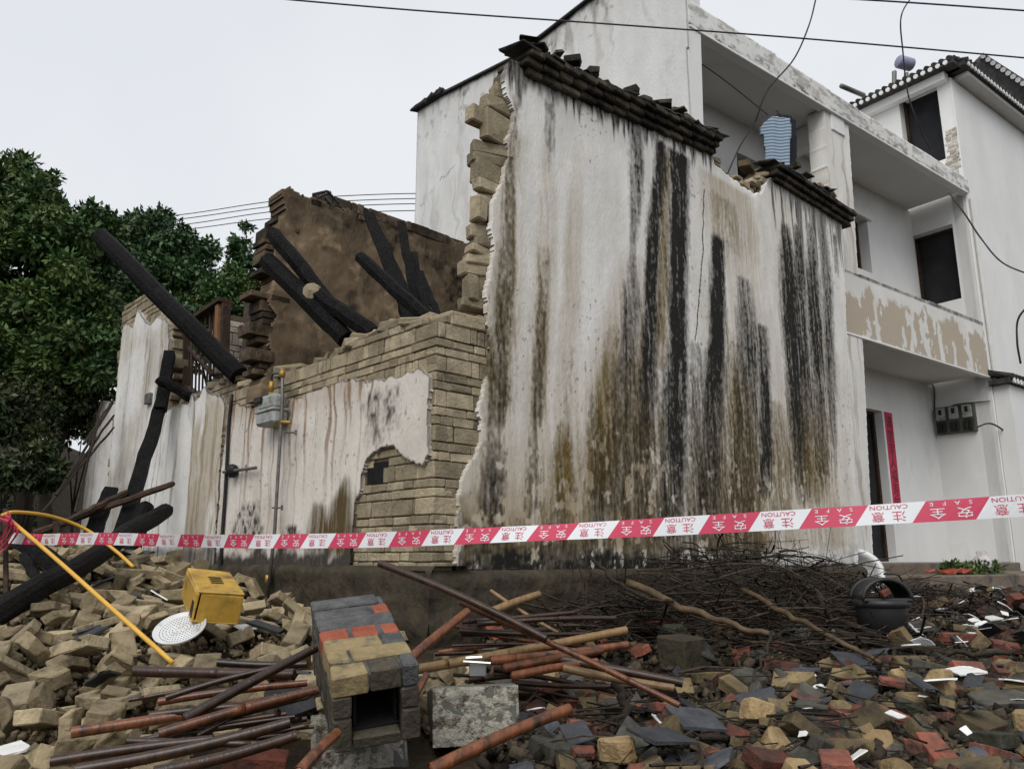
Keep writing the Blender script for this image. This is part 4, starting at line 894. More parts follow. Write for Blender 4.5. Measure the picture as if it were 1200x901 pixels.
log(432, 250, 6.9, 490, 388, 6.2, .05, .075, 'long charred board leaning left, tallest against the sooty wall', grp=PG, square=.25, w=.008, name='charred_board')
log(470, 260, 7.0, 492, 380, 6.4, .035, .05, 'upright charred board, second from the left against the sooty wall', grp=PG, square=.3, w=.008, name='charred_board')
log(484, 296, 6.9, 504, 380, 6.3, .03, .04, 'narrow charred board in the middle of the leaning boards', grp=PG, square=.3, w=.008, name='charred_board')
log(492, 318, 6.9, 518, 382, 6.3, .03, .03, 'shortest charred board, rightmost against the sooty wall', grp=PG, square=.3, w=.008, name='charred_board')
log(462, 318, 6.6, 482, 388, 6.2, .05, .06, 'wide charred board low behind the slanting beam', grp=PG, square=.2, w=.008, name='charred_board')
log(199, 414, 8.6, 188, 480, 8.3, .055, .055, 'square charred post top standing against the white pier', square=1, name='charred_post')
log(190, 470, 8.4, 140, 632, 7.4, .055, .06, 'long charred post leaning down across the white pier', square=.9, w=.012, name='charred_post')
log(184, 444, 8.2, 228, 468, 8.3, .05, .055, 'short charred log lying across the leaning post', w=.01)
log(292, 352, 7.9, 288, 438, 7.7, .04, .045, 'slim dark upright post before the pale brick wall', mat='charbrown', square=1, name='charred_post')
log(299, 400, 7.8, 293, 440, 7.7, .05, .05, 'stubby charred board beside the slim upright post', square=.3, name='charred_board')
log(197, 597, 6.75, -20, 730, 4.1, .07, .066, 'thick black beam lying on the brick pile at the left edge', n=12, w=.02)
log(150, 576, 7.6, 78, 612, 7.2, .035, .04, 'thin scorched pole lying under the leaning post', mat='charbrown')
log(205, 566, 7.6, 40, 625, 7.3, .03, .035, 'long brown pole crossing behind the yellow hose', mat='charbrown')
log(131, 572, 7.7, 102, 640, 7.3, .06, .08, 'jagged charred board standing left of the leaning post', square=.35, name='charred_board')
log(172, 592, 7.5, 152, 652, 7.1, .075, .075, 'rounded charred stump at the foot of the leaning post', n=12)
log(8, 622, 5.6, 78, 668, 5.4, .06, .055, 'dark beam end lying under the warning tape at far left', square=.7)
log(28, 650, 5.4, 48, 690, 5.1, .035, .03, 'small black pipe end sticking from the dark hollow at left')
log(0, 700, 5.6, 130, 690, 5.7, .09, .09, 'black timber half buried in the brick pile at left', w=.03)
PO = 'dark poles propped against the left panel'
for i, (x0, y0, x1, y1, l) in enumerate(((133, 471, 78, 560, 'upper dark pole of the four propped on the left panel'), (134, 486, 66, 580, 'second dark pole propped on the left panel'), (134, 500, 50, 600, 'third dark pole propped on the left panel'), (133, 468, 98, 520, 'shortest dark pole propped on the left panel'), (120, 470, 88, 600, 'steepest dark pole beside the left panel'))):
    log(x0, y0, 9.6, x1, y1, 8.6, .013, .016, l, mat='bark', name='dark_pole', grp=PO, w=.006, n=7)
# beam scraps and antenna frame on the partition head
af = MB()
for a, b in (((366, 228, 7.1), (384, 224, 7.1)), ((384, 224, 7.1), (398, 240, 7.2)), ((378, 227, 7.3), (392, 243, 7.3)), ((366, 229, 7.3), (384, 232, 7.3)), ((371, 233, 7.2), (388, 225, 7.2))): af.tube([at(*a), at(*b)], .012, 6)
tag(af.build('bent_metal_frame', 'wirem'), 'small bent dark metal frame on top of the sooty wall', 'metal frame')

# ------------------------------------------------------------------ loose bricks, tiles and stones
def chunk(name, size, cuts, mat, seed, bev=.008, rnd=0):
    random.seed(seed); bm = bmesh.new(); bmesh.ops.create_cube(bm, size=1); bmesh.ops.scale(bm, vec=size, verts=bm.verts)
    for c in range(cuts):
        nrm = Vector([random.uniform(-1, 1) for _ in range(3)]); nrm.z *= .5; nrm.normalize(); 
        ext = sum(abs(nrm[i]) * size[i] / 2 for i in range(3)); p = nrm * ext * random.uniform(.45, .85)
        r = bmesh.ops.bisect_plane(bm, geom=bm.verts[:] + bm.edges[:] + bm.faces[:], plane_co=p, plane_no=nrm, clear_outer=True)
        e = [x for x in r['geom_cut'] if isinstance(x, bmesh.types.BMEdge)]
        if e: bmesh.ops.edgeloop_fill(bm, edges=e)
    if rnd:
        bmesh.ops.triangulate(bm, faces=bm.faces[:]); bmesh.ops.subdivide_edges(bm, edges=bm.edges[:], cuts=1)
    bmesh.ops.bevel(bm, geom=bm.edges[:], offset=bev, segments=1, affect='EDGES', profile=.6)
    bmesh.ops.triangulate(bm, faces=[f for f in bm.faces if len(f.verts) > 4]); 
    bmesh.ops.subdivide_edges(bm, edges=[e for e in bm.edges if e.calc_length() > size[0] * .3], cuts=2, use_grid_fill=True)
    for v in bm.verts: v.co += Vector([random.uniform(-1, 1) for _ in range(3)]) * (.0018 + rnd)
    bmesh.ops.recalc_face_normals(bm, faces=bm.faces); me = bpy.data.meshes.new(name); bm.to_mesh(me); bm.free(); me.materials.append(M[mat]); return me
def curved_tile(name, mat, seed):
    random.seed(seed); mb = MB(); L = random.uniform(.12, .2); Wd = random.uniform(.12, .18); V = []; F = []; n_ = 6
    for k in range(2):
        for i in range(n_ + 1):
            a = (i / n_ - .5) * 1.3
            for j in range(2): V.append((math.sin(a) * Wd * .7, (j - .5) * L + random.uniform(-.012, .012), math.cos(a) * Wd * .45 - k * .012))
    h = 2 * (n_ + 1)
    for i in range(n_):
        F.append([2 * i, 2 * i + 2, 2 * i + 3, 2 * i + 1]); F.append([h + 2 * i, h + 2 * i + 1, h + 2 * i + 3, h + 2 * i + 2])
        F.append([2 * i, h + 2 * i, h + 2 * i + 2, 2 * i + 2]); F.append([2 * i + 1, 2 * i + 3, h + 2 * i + 3, h + 2 * i + 1])
    F += [[0, 1, h + 1, h], [2 * n_, h + 2 * n_, h + 2 * n_ + 1, 2 * n_ + 1]]
    me = bpy.data.meshes.new(name); me.from_pydata(V, [], F); me.materials.append(M[mat]); return me
MUD = [chunk('mud_brick', (random.uniform(.29, .37), random.uniform(.12, .15), random.uniform(.055, .075)), c, 'mud_o', 100 + i, .006) for i, c in enumerate((0, 0, 0, 0, 0, 0, 1, 1, 1, 2, 2, 1))]
M['mud_s'] = mk('small_mud_brick_piece', (.16, .125, .072), (.28, .225, .14), 8, .85, .8, 8, objr=.4, c3=(.07, .052, .03), s3=7, t3=(.5, .68))
HALF = [chunk('brick_half', (.17, .11, .065), c, 'mud_s', 250 + i, .005) for i, c in enumerate((1, 1, 2, 2, 3, 3))]
TAN = [chunk('yellow_brick', (.21, .11, .06), c, 'tan_o', 200 + i, .004) for i, c in enumerate((0, 0, 1, 1, 2, 2, 3, 3))]
RED = [chunk('red_brick', (.21, .11, .055), c, 'red_o', 300 + i, .004) for i, c in enumerate((0, 0, 1, 1, 2, 2, 3, 3))]
GRY = [chunk('grey_brick', (.22, .15, .07), c, 'grey_o', 400 + i, .007) for i, c in enumerate((1, 2, 2, 3, 3, 4))]
TIL = [chunk('roof_tile', (.19, .17, .014), c, 'slate_o', 500 + i, .002) for i, c in enumerate((0, 1, 2, 2, 3))] + [curved_tile('roof_tile', 'slate_o', 520 + i) for i in range(3)]
WTI = [chunk('white_tile_fragment', (.17, .14, .010), c, 'wht_o', 600 + i, .0015) for i, c in enumerate((2, 3, 3, 4, 4, 5))]
RCK = [chunk('stone', (.16, .13, .11), 5, 'rock', 700 + i, .012) for i in range(4)]
random.seed(99)
PLACED = []
def place(me, name, x, y, dz, tilt, label, cat, grp, sc=1, yaw=None, rot=None):
    o = bpy.data.objects.new(name, me); COL.objects.link(o)
    o.rotation_euler = rot or (random.gauss(0, tilt), random.gauss(0, tilt), random.uniform(0, 6.28) if yaw is None else yaw)
    o.location = (x, y, gz1(x, y) + dz); o.scale = (sc, sc, sc * random.uniform(.9, 1.1)); tag(o, label, cat, grp); PLACED.append((x, y)); return o
def inA(x, y, m=.12):    # behind the big wall or the low wall
    v = Vector((x, y, 0)) - FA.O; return (v.dot(FA.n) < m and v.dot(FB.n) < m)
EXC = [(*at(211, 737, 4.15)[:2], .17), (*at(250, 700, 4.3)[:2], .20), (*at(425, 780, 2.95)[:2], .26), (*at(425, 760, 3.2)[:2], .26), (*at(420, 860, 3.15)[:2], .22), (*at(557, 830, 3.3)[:2], .27), (*at(535, 830, 3.15)[:2], .2), (*at(580, 830, 3.15)[:2], .2), (*at(1037, 740, 5.2)[:2], .24), (*at(808, 790, 4.3)[:2], .2)]
def scatter(n_, meshes, name, region, mind, dz, tilt, label, cat, grp, smin=.8, smax=1.15, tries=60, pts=None):
    pts = [] if pts is None else pts; out = []; t = 0
    while len(out) < n_ and t < n_ * tries:
        t += 1; x, y = region()
        if inA(x, y) or any((x - a) ** 2 + (y - b) ** 2 < q * q for a, b, q in EXC) or any((x - a) ** 2 + (y - b) ** 2 < mind * mind for a, b in pts[-2500:]): continue
        if abs(x / y) > .70 or y < 2.2: continue
        pts.append((x, y)); sc = random.uniform(smin, smax)
        lab = label(x, y) if callable(label) else label
        out.append(place(random.choice(meshes), name, x, y, random.uniform(*dz), tilt, lab, cat, grp, sc))
    return out
def reg_left():
    while True:
        y = random.uniform(2.3, 7.6); x = random.uniform(-.66, -.02) * y
        if y < 3.4 and x > -.38 * y: continue
        if x > -.15 * y and y > 4.4: continue
        return x, y
def llab(x, y):
    if y > 5.6: return 'tan mud brick far back on the left pile near the charred beams'
    if x / y < -.45: return 'tan mud brick on the left pile towards the left picture edge'
    if y > 3.9: return 'tan mud brick on the left pile around the yellow crate'
    return 'large tan mud brick near the bottom left corner'
lp = []
scatter(175, MUD, 'mud_brick', reg_left, .20, (0, .05), .22, llab, 'brick', 'tan mud bricks heaped at the left', .72, .98, pts=lp)
lp2 = []
scatter(120, MUD, 'mud_brick', reg_left, .22, (.06, .12), .27, llab, 'brick', 'tan mud bricks heaped at the left', .62, .9, pts=lp2)
scatter(150, HALF, 'brick_half', reg_left, .10, (.08, .16), .5, 'small broken piece of tan brick between the larger mud bricks', 'brick', 'small brick pieces in the left pile', .7, 1.1)
scatter(26, TIL, 'roof_tile', reg_left, .3, (.08, .13), .35, 'grey roof tile piece lying in the left brick pile', 'roof tile', 'roof tile pieces in the left pile')
def reg_right():
    while True:
        y = random.uniform(2.4, 10.2); x = random.uniform(-.04, .68) * y
        v = Vector((x, y, 0)) - FW.O
        if v.dot(FW.n) < .72 and x > 3.5: continue
        return x, y
def reg_rnear():
    y = random.uniform(2.3, 4.6); return random.uniform(.0, .68) * y, y
def rl(kind):
    def f(x, y):
        if y > 6.5: return kind + ' in the far rubble before the porch step'
        if x / y > .33: return kind + ' in the right-hand rubble field'
        return kind + ' in the rubble at the bottom centre'
    return f
scatter(110, RED, 'red_brick', reg_right, .2, (0, .08), .35, rl('broken red brick'), 'brick', 'red bricks in the right rubble')
scatter(45, RED, 'red_brick', reg_rnear, .18, (.02, .09), .35, rl('broken red brick'), 'brick', 'red bricks in the right rubble', .45, .9)
scatter(110, TAN, 'yellow_brick', reg_right, .2, (0, .09), .4, rl('dirty yellow brick'), 'brick', 'yellow bricks in the right rubble')
scatter(75, TAN, 'yellow_brick', reg_rnear, .15, (.02, .09), .4, rl('dirty yellow brick'), 'brick', 'yellow bricks in the right rubble', .5, 1.0)
scatter(110, GRY, 'grey_brick', reg_right, .22, (0, .07), .35, rl('mossy grey brick'), 'brick', 'grey bricks in the right rubble', .7, 1.2)
scatter(130, GRY, 'grey_brick', reg_rnear, .14, (0, .07), .35, rl('mossy grey brick'), 'brick', 'grey bricks in the right rubble', .45, .95)
scatter(90, TIL, 'roof_tile', reg_right, .2, (.05, .12), .35, rl('bluish grey roof tile piece'), 'roof tile', 'roof tile pieces in the right rubble', .5, .9)
scatter(24, TIL, 'roof_tile', reg_rnear, .2, (.05, .10), .3, rl('bluish grey roof tile piece'), 'roof tile', 'roof tile pieces in the right rubble', .5, .95)
scatter(14, RCK, 'stone', reg_rnear, .3, (.03, .1), .6, 'yellow stone lump lying in the near rubble', 'stone', 'yellow stones in the near rubble', .7, 1)
def gpx(px, py, dz=0):
    """ground point under a picture position"""
    d = ray(px, py); t = 1.0
    while t < 40:
        p = EYE + d * t
        if p.z < gz1(p.x, p.y) + dz: return p
        t += .02
    return EYE + d * 12
def white_at(px, py, sc, label, tiltv=.12, grp='white tile fragments'):
    p = gpx(px, py, .10); o = place(random.choice(WTI), 'white_tile_fragment', p.x, p.y, .115, tiltv, label, 'tile fragment', grp, sc); return o
for px, py, sc, lb in ((1095, 803, .95, 'large white tile piece on a brick stack in the right rubble'), (1125, 790, 1.1, 'white tile piece lying flat right above the brick stack'), (1186, 802, .8, 'pointed white tile piece at the right picture edge'), (785, 852, .7, 'white tile square in the rubble at the bottom centre'),
                       (628, 836, .5, 'small white chip right of the concrete block'), (292, 738, .9, 'white-faced brick flake right of the round tray'), (341, 752, .5, 'white chip standing beside the fallen flue'), (345, 768, .45, 'white chip low beside the fallen flue'), (200, 652, .6, 'white tile scrap at the foot of the pier'),
                       (188, 702, .9, 'long white tile splinter left of the yellow crate'), (97, 708, .3, 'tiny white chip on the left brick pile'), (16, 888, .8, 'white crumpled scrap at the bottom left corner')): white_at(px, py, sc, lb, .2)
for i in range(30): white_at(random.uniform(1060, 1198), random.uniform(690, 760), random.uniform(.35, .7), 'small white tile chip scattered in the far right rubble', .35, 'small white chips in the right rubble')
for i in range(10): white_at(random.uniform(880, 1195), random.uniform(770, 895), random.uniform(.25, .45), 'small white tile chip scattered in the near right rubble', .35, 'small white chips in the near rubble')
# crumbs: far too many to count
def bits(n_, region, name, label, mat='bits', smin=.008, smax=.035, lift=.06):
    pts = []
    while len(pts) < n_:
        x, y = region()
        if not inA(x, y, 0.0): pts.append((x, y))
    P = np.array(pts); z = ground_z(P[:, 0], P[:, 1]) + RNG.random(n_) * lift; sz = smin + (smax - smin) * RNG.random(n_) ** 2.2
    base = np.array([[-1, -1, -1], [1, -1, -1], [1, 1, -1], [-1, 1, -1], [-1, -1, 1], [1, -1, 1], [1, 1, 1], [-1, 1, 1]], float)
    q = RNG.normal(size=(n_, 3, 3)); q, _ = np.linalg.qr(q); loc = base[None] * (sz[:, None] * np.stack([np.ones(n_), .4 + .6 * RNG.random(n_), .25 + .5 * RNG.random(n_)], 1))[:, None, :]
    loc = loc * (1 + .3 * (RNG.random((n_, 8, 1)) - .5)); V = np.einsum('nij,nkj->nki', q, loc) + np.stack([P[:, 0], P[:, 1], z], 1)[:, None, :]
    f = np.array([[0, 3, 2, 1], [4, 5, 6, 7], [0, 1, 5, 4], [1, 2, 6, 5], [2, 3, 7, 6], [3, 0, 4, 7]]); F = (f[None] + 8 * np.arange(n_)[:, None, None]).reshape(-1, 4)
    o = npmesh(name, V.reshape(-1, 3), F, mat, tint=np.repeat(RNG.random(n_), 8)); tag(o, label, 'rubble', kind='stuff')
bits(9000, reg_right, 'rubble_crumbs', 'small dark crumbs of brick and earth between the right-hand bricks')
bits(9000, reg_rnear, 'rubble_crumbs', 'small dark crumbs of brick and earth in the near rubble', smax=.025)
M['bits2'] = mk('tan_rubble_bits', (.06, .046, .027), (.15, .115, .07), 25, .9, .5, tint=.6)
bits(7000, reg_left, 'rubble_crumbs', 'tan crumbs between the mud bricks of the left pile', 'bits2', lift=.07, smax=.024)

# ------------------------------------------------------------------ fallen brick flue
def frame_from(o, a, b):     # axes: x along a, z-ish perpendicular, from three points
    X = (a - o).normalized(); Z = (b - o); Z = (Z - X * Z.dot(X)).normalized(); Y = Z.cross(X).normalized(); return X, Y, Z
P0 = at(390, 794, 2.74); P1 = at(492, 778, 2.835); P2 = at(362, 706, 3.34)
X = (P1 - P0).normalized(); L_ = P2 - P0; Yv = (L_ - X * L_.dot(X)); ln = Yv.length; Yv.normalize(); Zv = X.cross(Yv).normalized()
if Zv.z < 0: Zv = -Zv
wd = (P1 - P0).length; ht = .27; FLU = empty('fallen_brick_flue', P0 + X * wd / 2 - Zv * ht, 'hollow square brick flue toppled on the concrete blocks', 'brick flue')
def lb(mb, x0, x1, y0, y1, z0, z1, t=.5, mi=0, ch=.006, jit=.003):
    mb.box(P0 + X * (x0 + x1) / 2 + Yv * (y0 + y1) / 2 + Zv * (z0 + z1) / 2, (X, Yv, Zv), (abs(x1 - x0) / 2, abs(y1 - y0) / 2, abs(z1 - z0) / 2), t, ch, jit, mi)
cour = .0; ncr = 7; ch_ = ln / ncr
tops = ['dm', 'tan', 'tan', 'red', 'mort', 'mort', 'mort']
random.seed(8); mbs = {k: MB() for k in ('flue_tan', 'flue_red', 'flue_mortar', 'flue_dark')}
for c in range(ncr):
    y0 = c * ch_ + .003; y1 = (c + 1) * ch_ - .003
    top = [('flue_tan', 0, .42), ('flue_dark', .42, .8), ('flue_mortar', .8, 1)] if c == 0 else [('flue_tan', 0, .26), ('flue_tan', .28, 1)] if c == 1 else [('flue_tan', 0, .7), ('flue_mortar', .71, 1)] if c == 2 else [('flue_red', 0, .36), ('flue_red', .38, .74), ('flue_red', .76, 1)] if c == 3 else [('flue_mortar', 0, 1)] if c == 4 else [('flue_mortar', 0, .75), ('flue_red', .76, 1)] if c == 5 else [('flue_mortar', 0, .9)]
    for k, a, b in top: lb(mbs[k], a * wd + (.003 if a else 0), b * wd - .003, y0, y1, -.075, random.uniform(-.004, .006), random.random())
    for k, xa, xb in (('l', 0, .062), ('r', wd - .062, wd)):
        o_ = (c % 2) * .07; z = -.078 
        for (za, zb) in ((-.078, -.15 - o_), (-.155 - o_, -ht)):
            lb(mbs['flue_dark'], xa, xb, y0, y1, za, zb, random.random())
    lb(mbs['flue_dark'], .064, wd - .064, y0, y1, -ht, -ht + .045, random.random())
cm_ = MB(); lb(cm_, .004, wd - .004, .012, ln - .004, -.07, -.006); lb(cm_, .004, .05, .012, ln - .004, -ht + .006, -.07); lb(cm_, wd - .05, wd - .004, .012, ln - .004, -ht + .006, -.07); cm_.build('mortar_bed', 'flue_mortar', FLU)
for k, m_ in mbs.items(): m_.build({'flue_tan': 'tan_brick_courses', 'flue_red': 'red_brick_courses', 'flue_mortar': 'mortar_crust', 'flue_dark': 'sooty_brick_sides'}[k], k, FLU)
ins = MB(); lb(ins, .064, wd - .064, ch_ * .5, ln - .01, -ht + .04, -ht + .055, ch=.001); lb(ins, .07, .08, ch_ * .5, ln - .01, -ht + .06, -.07, ch=.001); lb(ins, wd - .08, wd - .07, ch_ * .5, ln - .01, -ht + .06, -.07, ch=.001); lb(ins, .07, wd - .07, ln - .03, ln - .01, -ht + .06, -.07, ch=.001); lb(ins, .07, wd - .07, ch_ * .5, ln - .01, -.085, -.076, ch=.001)
ins.build('soot_lining', 'soot_in', FLU)
# concrete blocks
def cblock(p0, p1, p2, dep, label, face):
    X = (p1 - p0).normalized(); Z = (p0 - p2); Z = (Z - X * Z.dot(X)); h = Z.length; Z.normalize(); Y = Z.cross(X).normalized(); w_ = (p1 - p0).length
    e = empty('concrete_block', p2 + X * w_ / 2, label, 'concrete block', 'broken concrete blocks'); m_ = MB()
    m_.box(p0 + X * w_ / 2 - Z * h / 2 + Y * dep / 2, (X, Y, Z), (w_ / 2, dep / 2, h / 2), .5, .012, .008); m_.build('block', 'concrete_d', e)
    n_ = 34; S, T = np.meshgrid(np.linspace(.0, 1, n_), np.linspace(.0, 1, n_), indexing='ij'); k = (S > .03) & (S < .97)
    dd = (fbm(S * 9 + face, T * 7, 4, 2) - .35) * .028 * np.minimum(1, np.minimum(np.minimum(S, 1 - S), np.minimum(T, 1 - T)) * 9) + .001
    V = np.array(p0)[None, None] + S[..., None] * np.array(X) * w_ - T[..., None] * np.array(Z) * h - dd[..., None] * np.array(Y)
    i, j = np.meshgrid(np.arange(n_ - 1), np.arange(n_ - 1), indexing='ij'); i = i.ravel(); j = j.ravel()
    npmesh('rough_face', V.reshape(-1, 3), np.stack([i * n_ + j, (i + 1) * n_ + j, (i + 1) * n_ + j + 1, i * n_ + j + 1], 1), 'concrete', e, True)
cblock(at(507, 806, 3.25), at(607, 802, 3.3), at(506, 876, 3.22), .34, 'grey concrete block with a pitted face right of the flue', 1)
cblock(at(364, 838, 3.12), at(474, 826, 3.2), at(368, 925, 3.08), .34, 'grey concrete block lying under the fallen flue', 2)
random.seed(5)
# small metal bracket and crate etc. on the block
m_ = MB(); m_.box(at(560, 784, 3.45), (Vector((1, 0, 0)), Vector((0, 1, 0)), Vector((0, 0, 1))), (.035, .02, .025), .5, .003); m_.tube([at(543, 775, 3.42), at(575, 777, 3.42)], .006, 6); m_.tube([at(546, 771, 3.42), at(565, 770, 3.42)], .008, 6)
tag(m_.build('metal_bracket', mk('chrome_scrap', (.3, .3, .3), (.5, .5, .5), 9, .3, 0, metal=.9)), 'small shiny metal fitting standing on the right concrete block', 'metal fitting')
# ------------------------------------------------------------------ yellow crate and round tray
P0 = at(232, 692, 4.06); P1 = at(287, 696, 4.18); P2 = at(219, 665, 4.40)
X = (P1 - P0).normalized(); L_ = P2 - P0; Yv = (L_ - X * L_.dot(X)); ln = max(Yv.length, .2); Yv.normalize(); Zv = X.cross(Yv).normalized()
if Zv.z < 0: Zv = -Zv
wd = (P1 - P0).length; ht = .16
CR = empty('yellow_crate', P0 + X * wd / 2 - Zv * ht, 'dirty yellow plastic crate tipped on the brick pile', 'crate'); m_ = MB()
lb(m_, 0, wd, 0, ln, -.014, 0, ch=.006); lb(m_, 0, .012, 0, ln, -ht, -.014); lb(m_, wd - .012, wd, 0, ln, -ht, -.014); lb(m_, .012, wd - .012, ln - .012, ln, -ht, -.014); lb(m_, .02, wd, 0, .012, -ht, -.014); lb(m_, .0, wd, .0, ln, -ht, -ht + .012); m_.build('shell', 'yellow', CR)
m_ = MB()
for i in range(4): lb(m_, wd * .38, wd * .66, ln * (.38 + i * .08), ln * (.41 + i * .08), .0005, .002, ch=.0005, jit=0)
lb(m_, -.001, .001, ln * .05, ln * .2, -ht * .9, -ht * .4, ch=.0005, jit=0)
m_.build('vent_slots', 'dark', CR)
TR = empty('round_tray', at(211, 745, 4.2), 'round white perforated tray lying on the bricks left of the crate', 'tray')
c = at(211, 737, 4.08); nz_ = (Vector((-.05, -.55, .85))).normalized(); tx = Vector((1, .15, .1)); tx = (tx - nz_ * tx.dot(nz_)).normalized(); ty = nz_.cross(tx)
m_ = MB(); m_.lathe(c, [(0, 0), (.10, 0), (.112, .004), (.122, .012), (.126, .012), (.122, .0), (.10, -.012), (0, -.012)], 40, (tx, ty, nz_)); m_.build('dish', 'enamel', TR, True)
m_ = MB()
for r_i, nn_ in ((.02, 6), (.035, 14), (.05, 22), (.065, 30), (.08, 38), (.095, 46)):
    for k in range(nn_):
        a = 2 * math.pi * k / nn_; p = c + tx * math.cos(a) * r_i + ty * math.sin(a) * r_i + nz_ * .001; s_ = .0035
        m_.add([p + tx * s_, p + ty * s_, p - tx * s_, p - ty * s_], [[0, 1, 2, 3]])
m_.build('hole_pattern', 'dark', TR)
# ------------------------------------------------------------------ yellow hoses, red stake and tape
m_ = MB(); m_.tube(smooth_path([at(8, 606, 4.6), at(60, 650, 4.35), at(130, 712, 4.0), at(202, 776, 3.7)], 8), .011, 8); tag(m_.build('yellow_rod', 'hose', smooth=True), 'straight yellow hose slanting down to the bricks', 'hose')
m_ = MB(); m_.tube(smooth_path([at(2, 604, 4.62), at(18, 600, 4.7), at(60, 605, 5.0), at(100, 620, 5.2), at(135, 645, 5.2), at(156, 664, 5.1)], 8), .011, 8); tag(m_.build('yellow_hose', 'hose', smooth=True), 'bent yellow hose arching over from the tape knot', 'hose')
m_ = MB(); m_.tube([at(6, 596, 4.65), at(8, 760, 4.55)], .014, 6); m_.tube([at(66, 612, 5.0), at(68, 640, 5)], .02, 6); tag(m_.build('stake', 'charbrown'), 'short dark stake the tape is tied to', 'stake')
tp_px = [(10, 630, 4.62), (50, 632, 0), (110, 631, 0), (250, 634, 0), (415, 633, 0), (560, 627.5, 0), (760, 618, 0), (1000, 604.5, 0), (1200, 592, 0), (1420, 577, 0)]
pts = []
for x, y, _ in tp_px: pts.append(at(x, y, 1 / (.2145 + .0001916 * x)))
pts = smooth_path(pts, 20); PT = np.array(pts); arc = np.concatenate([[0], np.cumsum(np.linalg.norm(np.diff(PT, axis=0), axis=1))])
TWD = .062; xs_tape = []
def tape_pt(s, b):     # s metres along, b across (+ up)
    p = np.array([np.interp(s, arc, PT[:, i]) for i in range(3)]); q_ = np.array([np.interp(s + .02, arc, PT[:, i]) for i in range(3)]) - np.array([np.interp(s - .02, arc, PT[:, i]) for i in range(3)])
    t = q_ / np.linalg.norm(q_); nrm = np.array([-.5, -.85, 0]); tw = .25 * math.sin(s * 1.3) + .12 * math.sin(s * 5.1) ; up = np.cross(np.cross(t, [0, 0, 1.]), t); up /= np.linalg.norm(up); side = np.cross(t, up)
    up2 = up * math.cos(tw) + side * math.sin(tw); return Vector(p + up2 * b)
def tape_n(s): a = tape_pt(s, 0); b = tape_pt(s + .01, 0); c = tape_pt(s, .01); return (b - a).cross(c - a).normalized()
TP = empty('caution_tape', PT[0], 'white and crimson caution tape strung across the whole scene', 'tape')
def arc_of_px(x): 
    for s in np.arange(0, arc[-1], .005):
        p = np.array([np.interp(s, arc, PT[:, i]) for i in range(3)]); 
        d = Vector(p) - EYE; F_ = d.y * cp + d.z * sp
        if 600 + FPX * d.x / F_ > x: return s
    return arc[-1]
s_ref = arc_of_px(1112); PER = .322; RW = .165; SL = .022
Ltot = arc[-1]; V = []; F = []; mi = []
k0 = int(math.floor(-s_ref / PER)) - 1
marks = []
for k in range(k0, 40):
    c = s_ref + k * PER
    if c - PER > Ltot: break
    marks += [(c - RW / 2, 1), (c + RW / 2, 0)]
for (a, m0), (b, _) in zip(marks, marks[1:]):
    n_ = 6
    for i in range(n_):
        u0 = a + (b - a) * i / n_; u1 = a + (b - a) * (i + 1) / n_
        if u0 < .02 or u1 > Ltot - .05: continue
        q_ = []
        for u, bb in ((u0, -.5), (u1, -.5), (u1, .5), (u0, .5)): q_.append(tape_pt(u + bb * SL * 2, bb * TWD))
        V += q_; F.append([len(V) - 4, len(V) - 3, len(V) - 2, len(V) - 1]); mi.append(m0)
tb = npmesh('tape_band', V, F, ['tape_w', 'tape_r'], TP, midx=mi); bm = bmesh.new(); bm.from_mesh(tb.data); bmesh.ops.remove_doubles(bm, verts=bm.verts, dist=.0004); bm.to_mesh(tb.data); bm.free()
tb.modifiers.new('s', 'SOLIDIFY').thickness = .0006
wt_, rt_ = MB(), MB(); nsgn = 1 if tape_n(2).y < 0 else -1
def put(mb, txt, size, cx, cy, sx=1.0):
    Vt, Ft = text_mesh(txt, size)
    if not len(Vt): return
    cxm = (Vt[:, 0].min() + Vt[:, 0].max()) / 2; cym = (Vt[:, 1].min() + Vt[:, 1].max()) / 2
    TX.append((mb, [((x - cxm) * sx, (y - cym)) for x, y in Vt], Ft, cx, cy))
TX = []
put(wt_, '全', .034, -.034, -.009, 1.3); put(wt_, '安', .034, .036, -.009, 1.3)
for i, ch in enumerate('EFAS'): put(wt_, ch, .016, -.048 + i * .034, .020, 1.4)
put(rt_, '意', .033, PER / 2 - .034, -.009, 1.2); put(rt_, '注', .033, PER / 2 + .024, -.009, 1.2); put(rt_, 'CAUTION', .019, PER / 2 - .002, .020, 1.25)
for k in range(k0, 40):
    c = s_ref + k * PER
    for mb, Vt, Ft, cx, cy in TX:
        if c + cx < .15 or c + cx > Ltot - .2: continue
        nn_ = tape_n(c + cx) * nsgn * .0013
        p0 = tape_pt(c + cx, 0); p1 = tape_pt(c + cx + .01, 0); tt = (p1 - p0) * 100; uu = (tape_pt(c + cx, .01) - p0) * 100
        mb.add([p0 + tt * (-x) + uu * (cy - y) + nn_ for x, y in Vt], Ft)      # turned upside down, as the tape hangs
wt_.build('white_lettering', 'tape_w', TP); rt_.build('red_lettering', 'tape_r', TP)
m_ = MB()
for i in range(4): m_.tube(smooth_path([at(random.uniform(0, 10), 600 + i * 4, 4.58), at(12 + i * 3, 606 + i * 5, 4.5), at(6 + i, 622 + i * 6, 4.52), at(-4, 640 + i * 3, 4.55)], 4), .012, 5, flat=.3)
m_.build('knot', 'tape_r', TP)

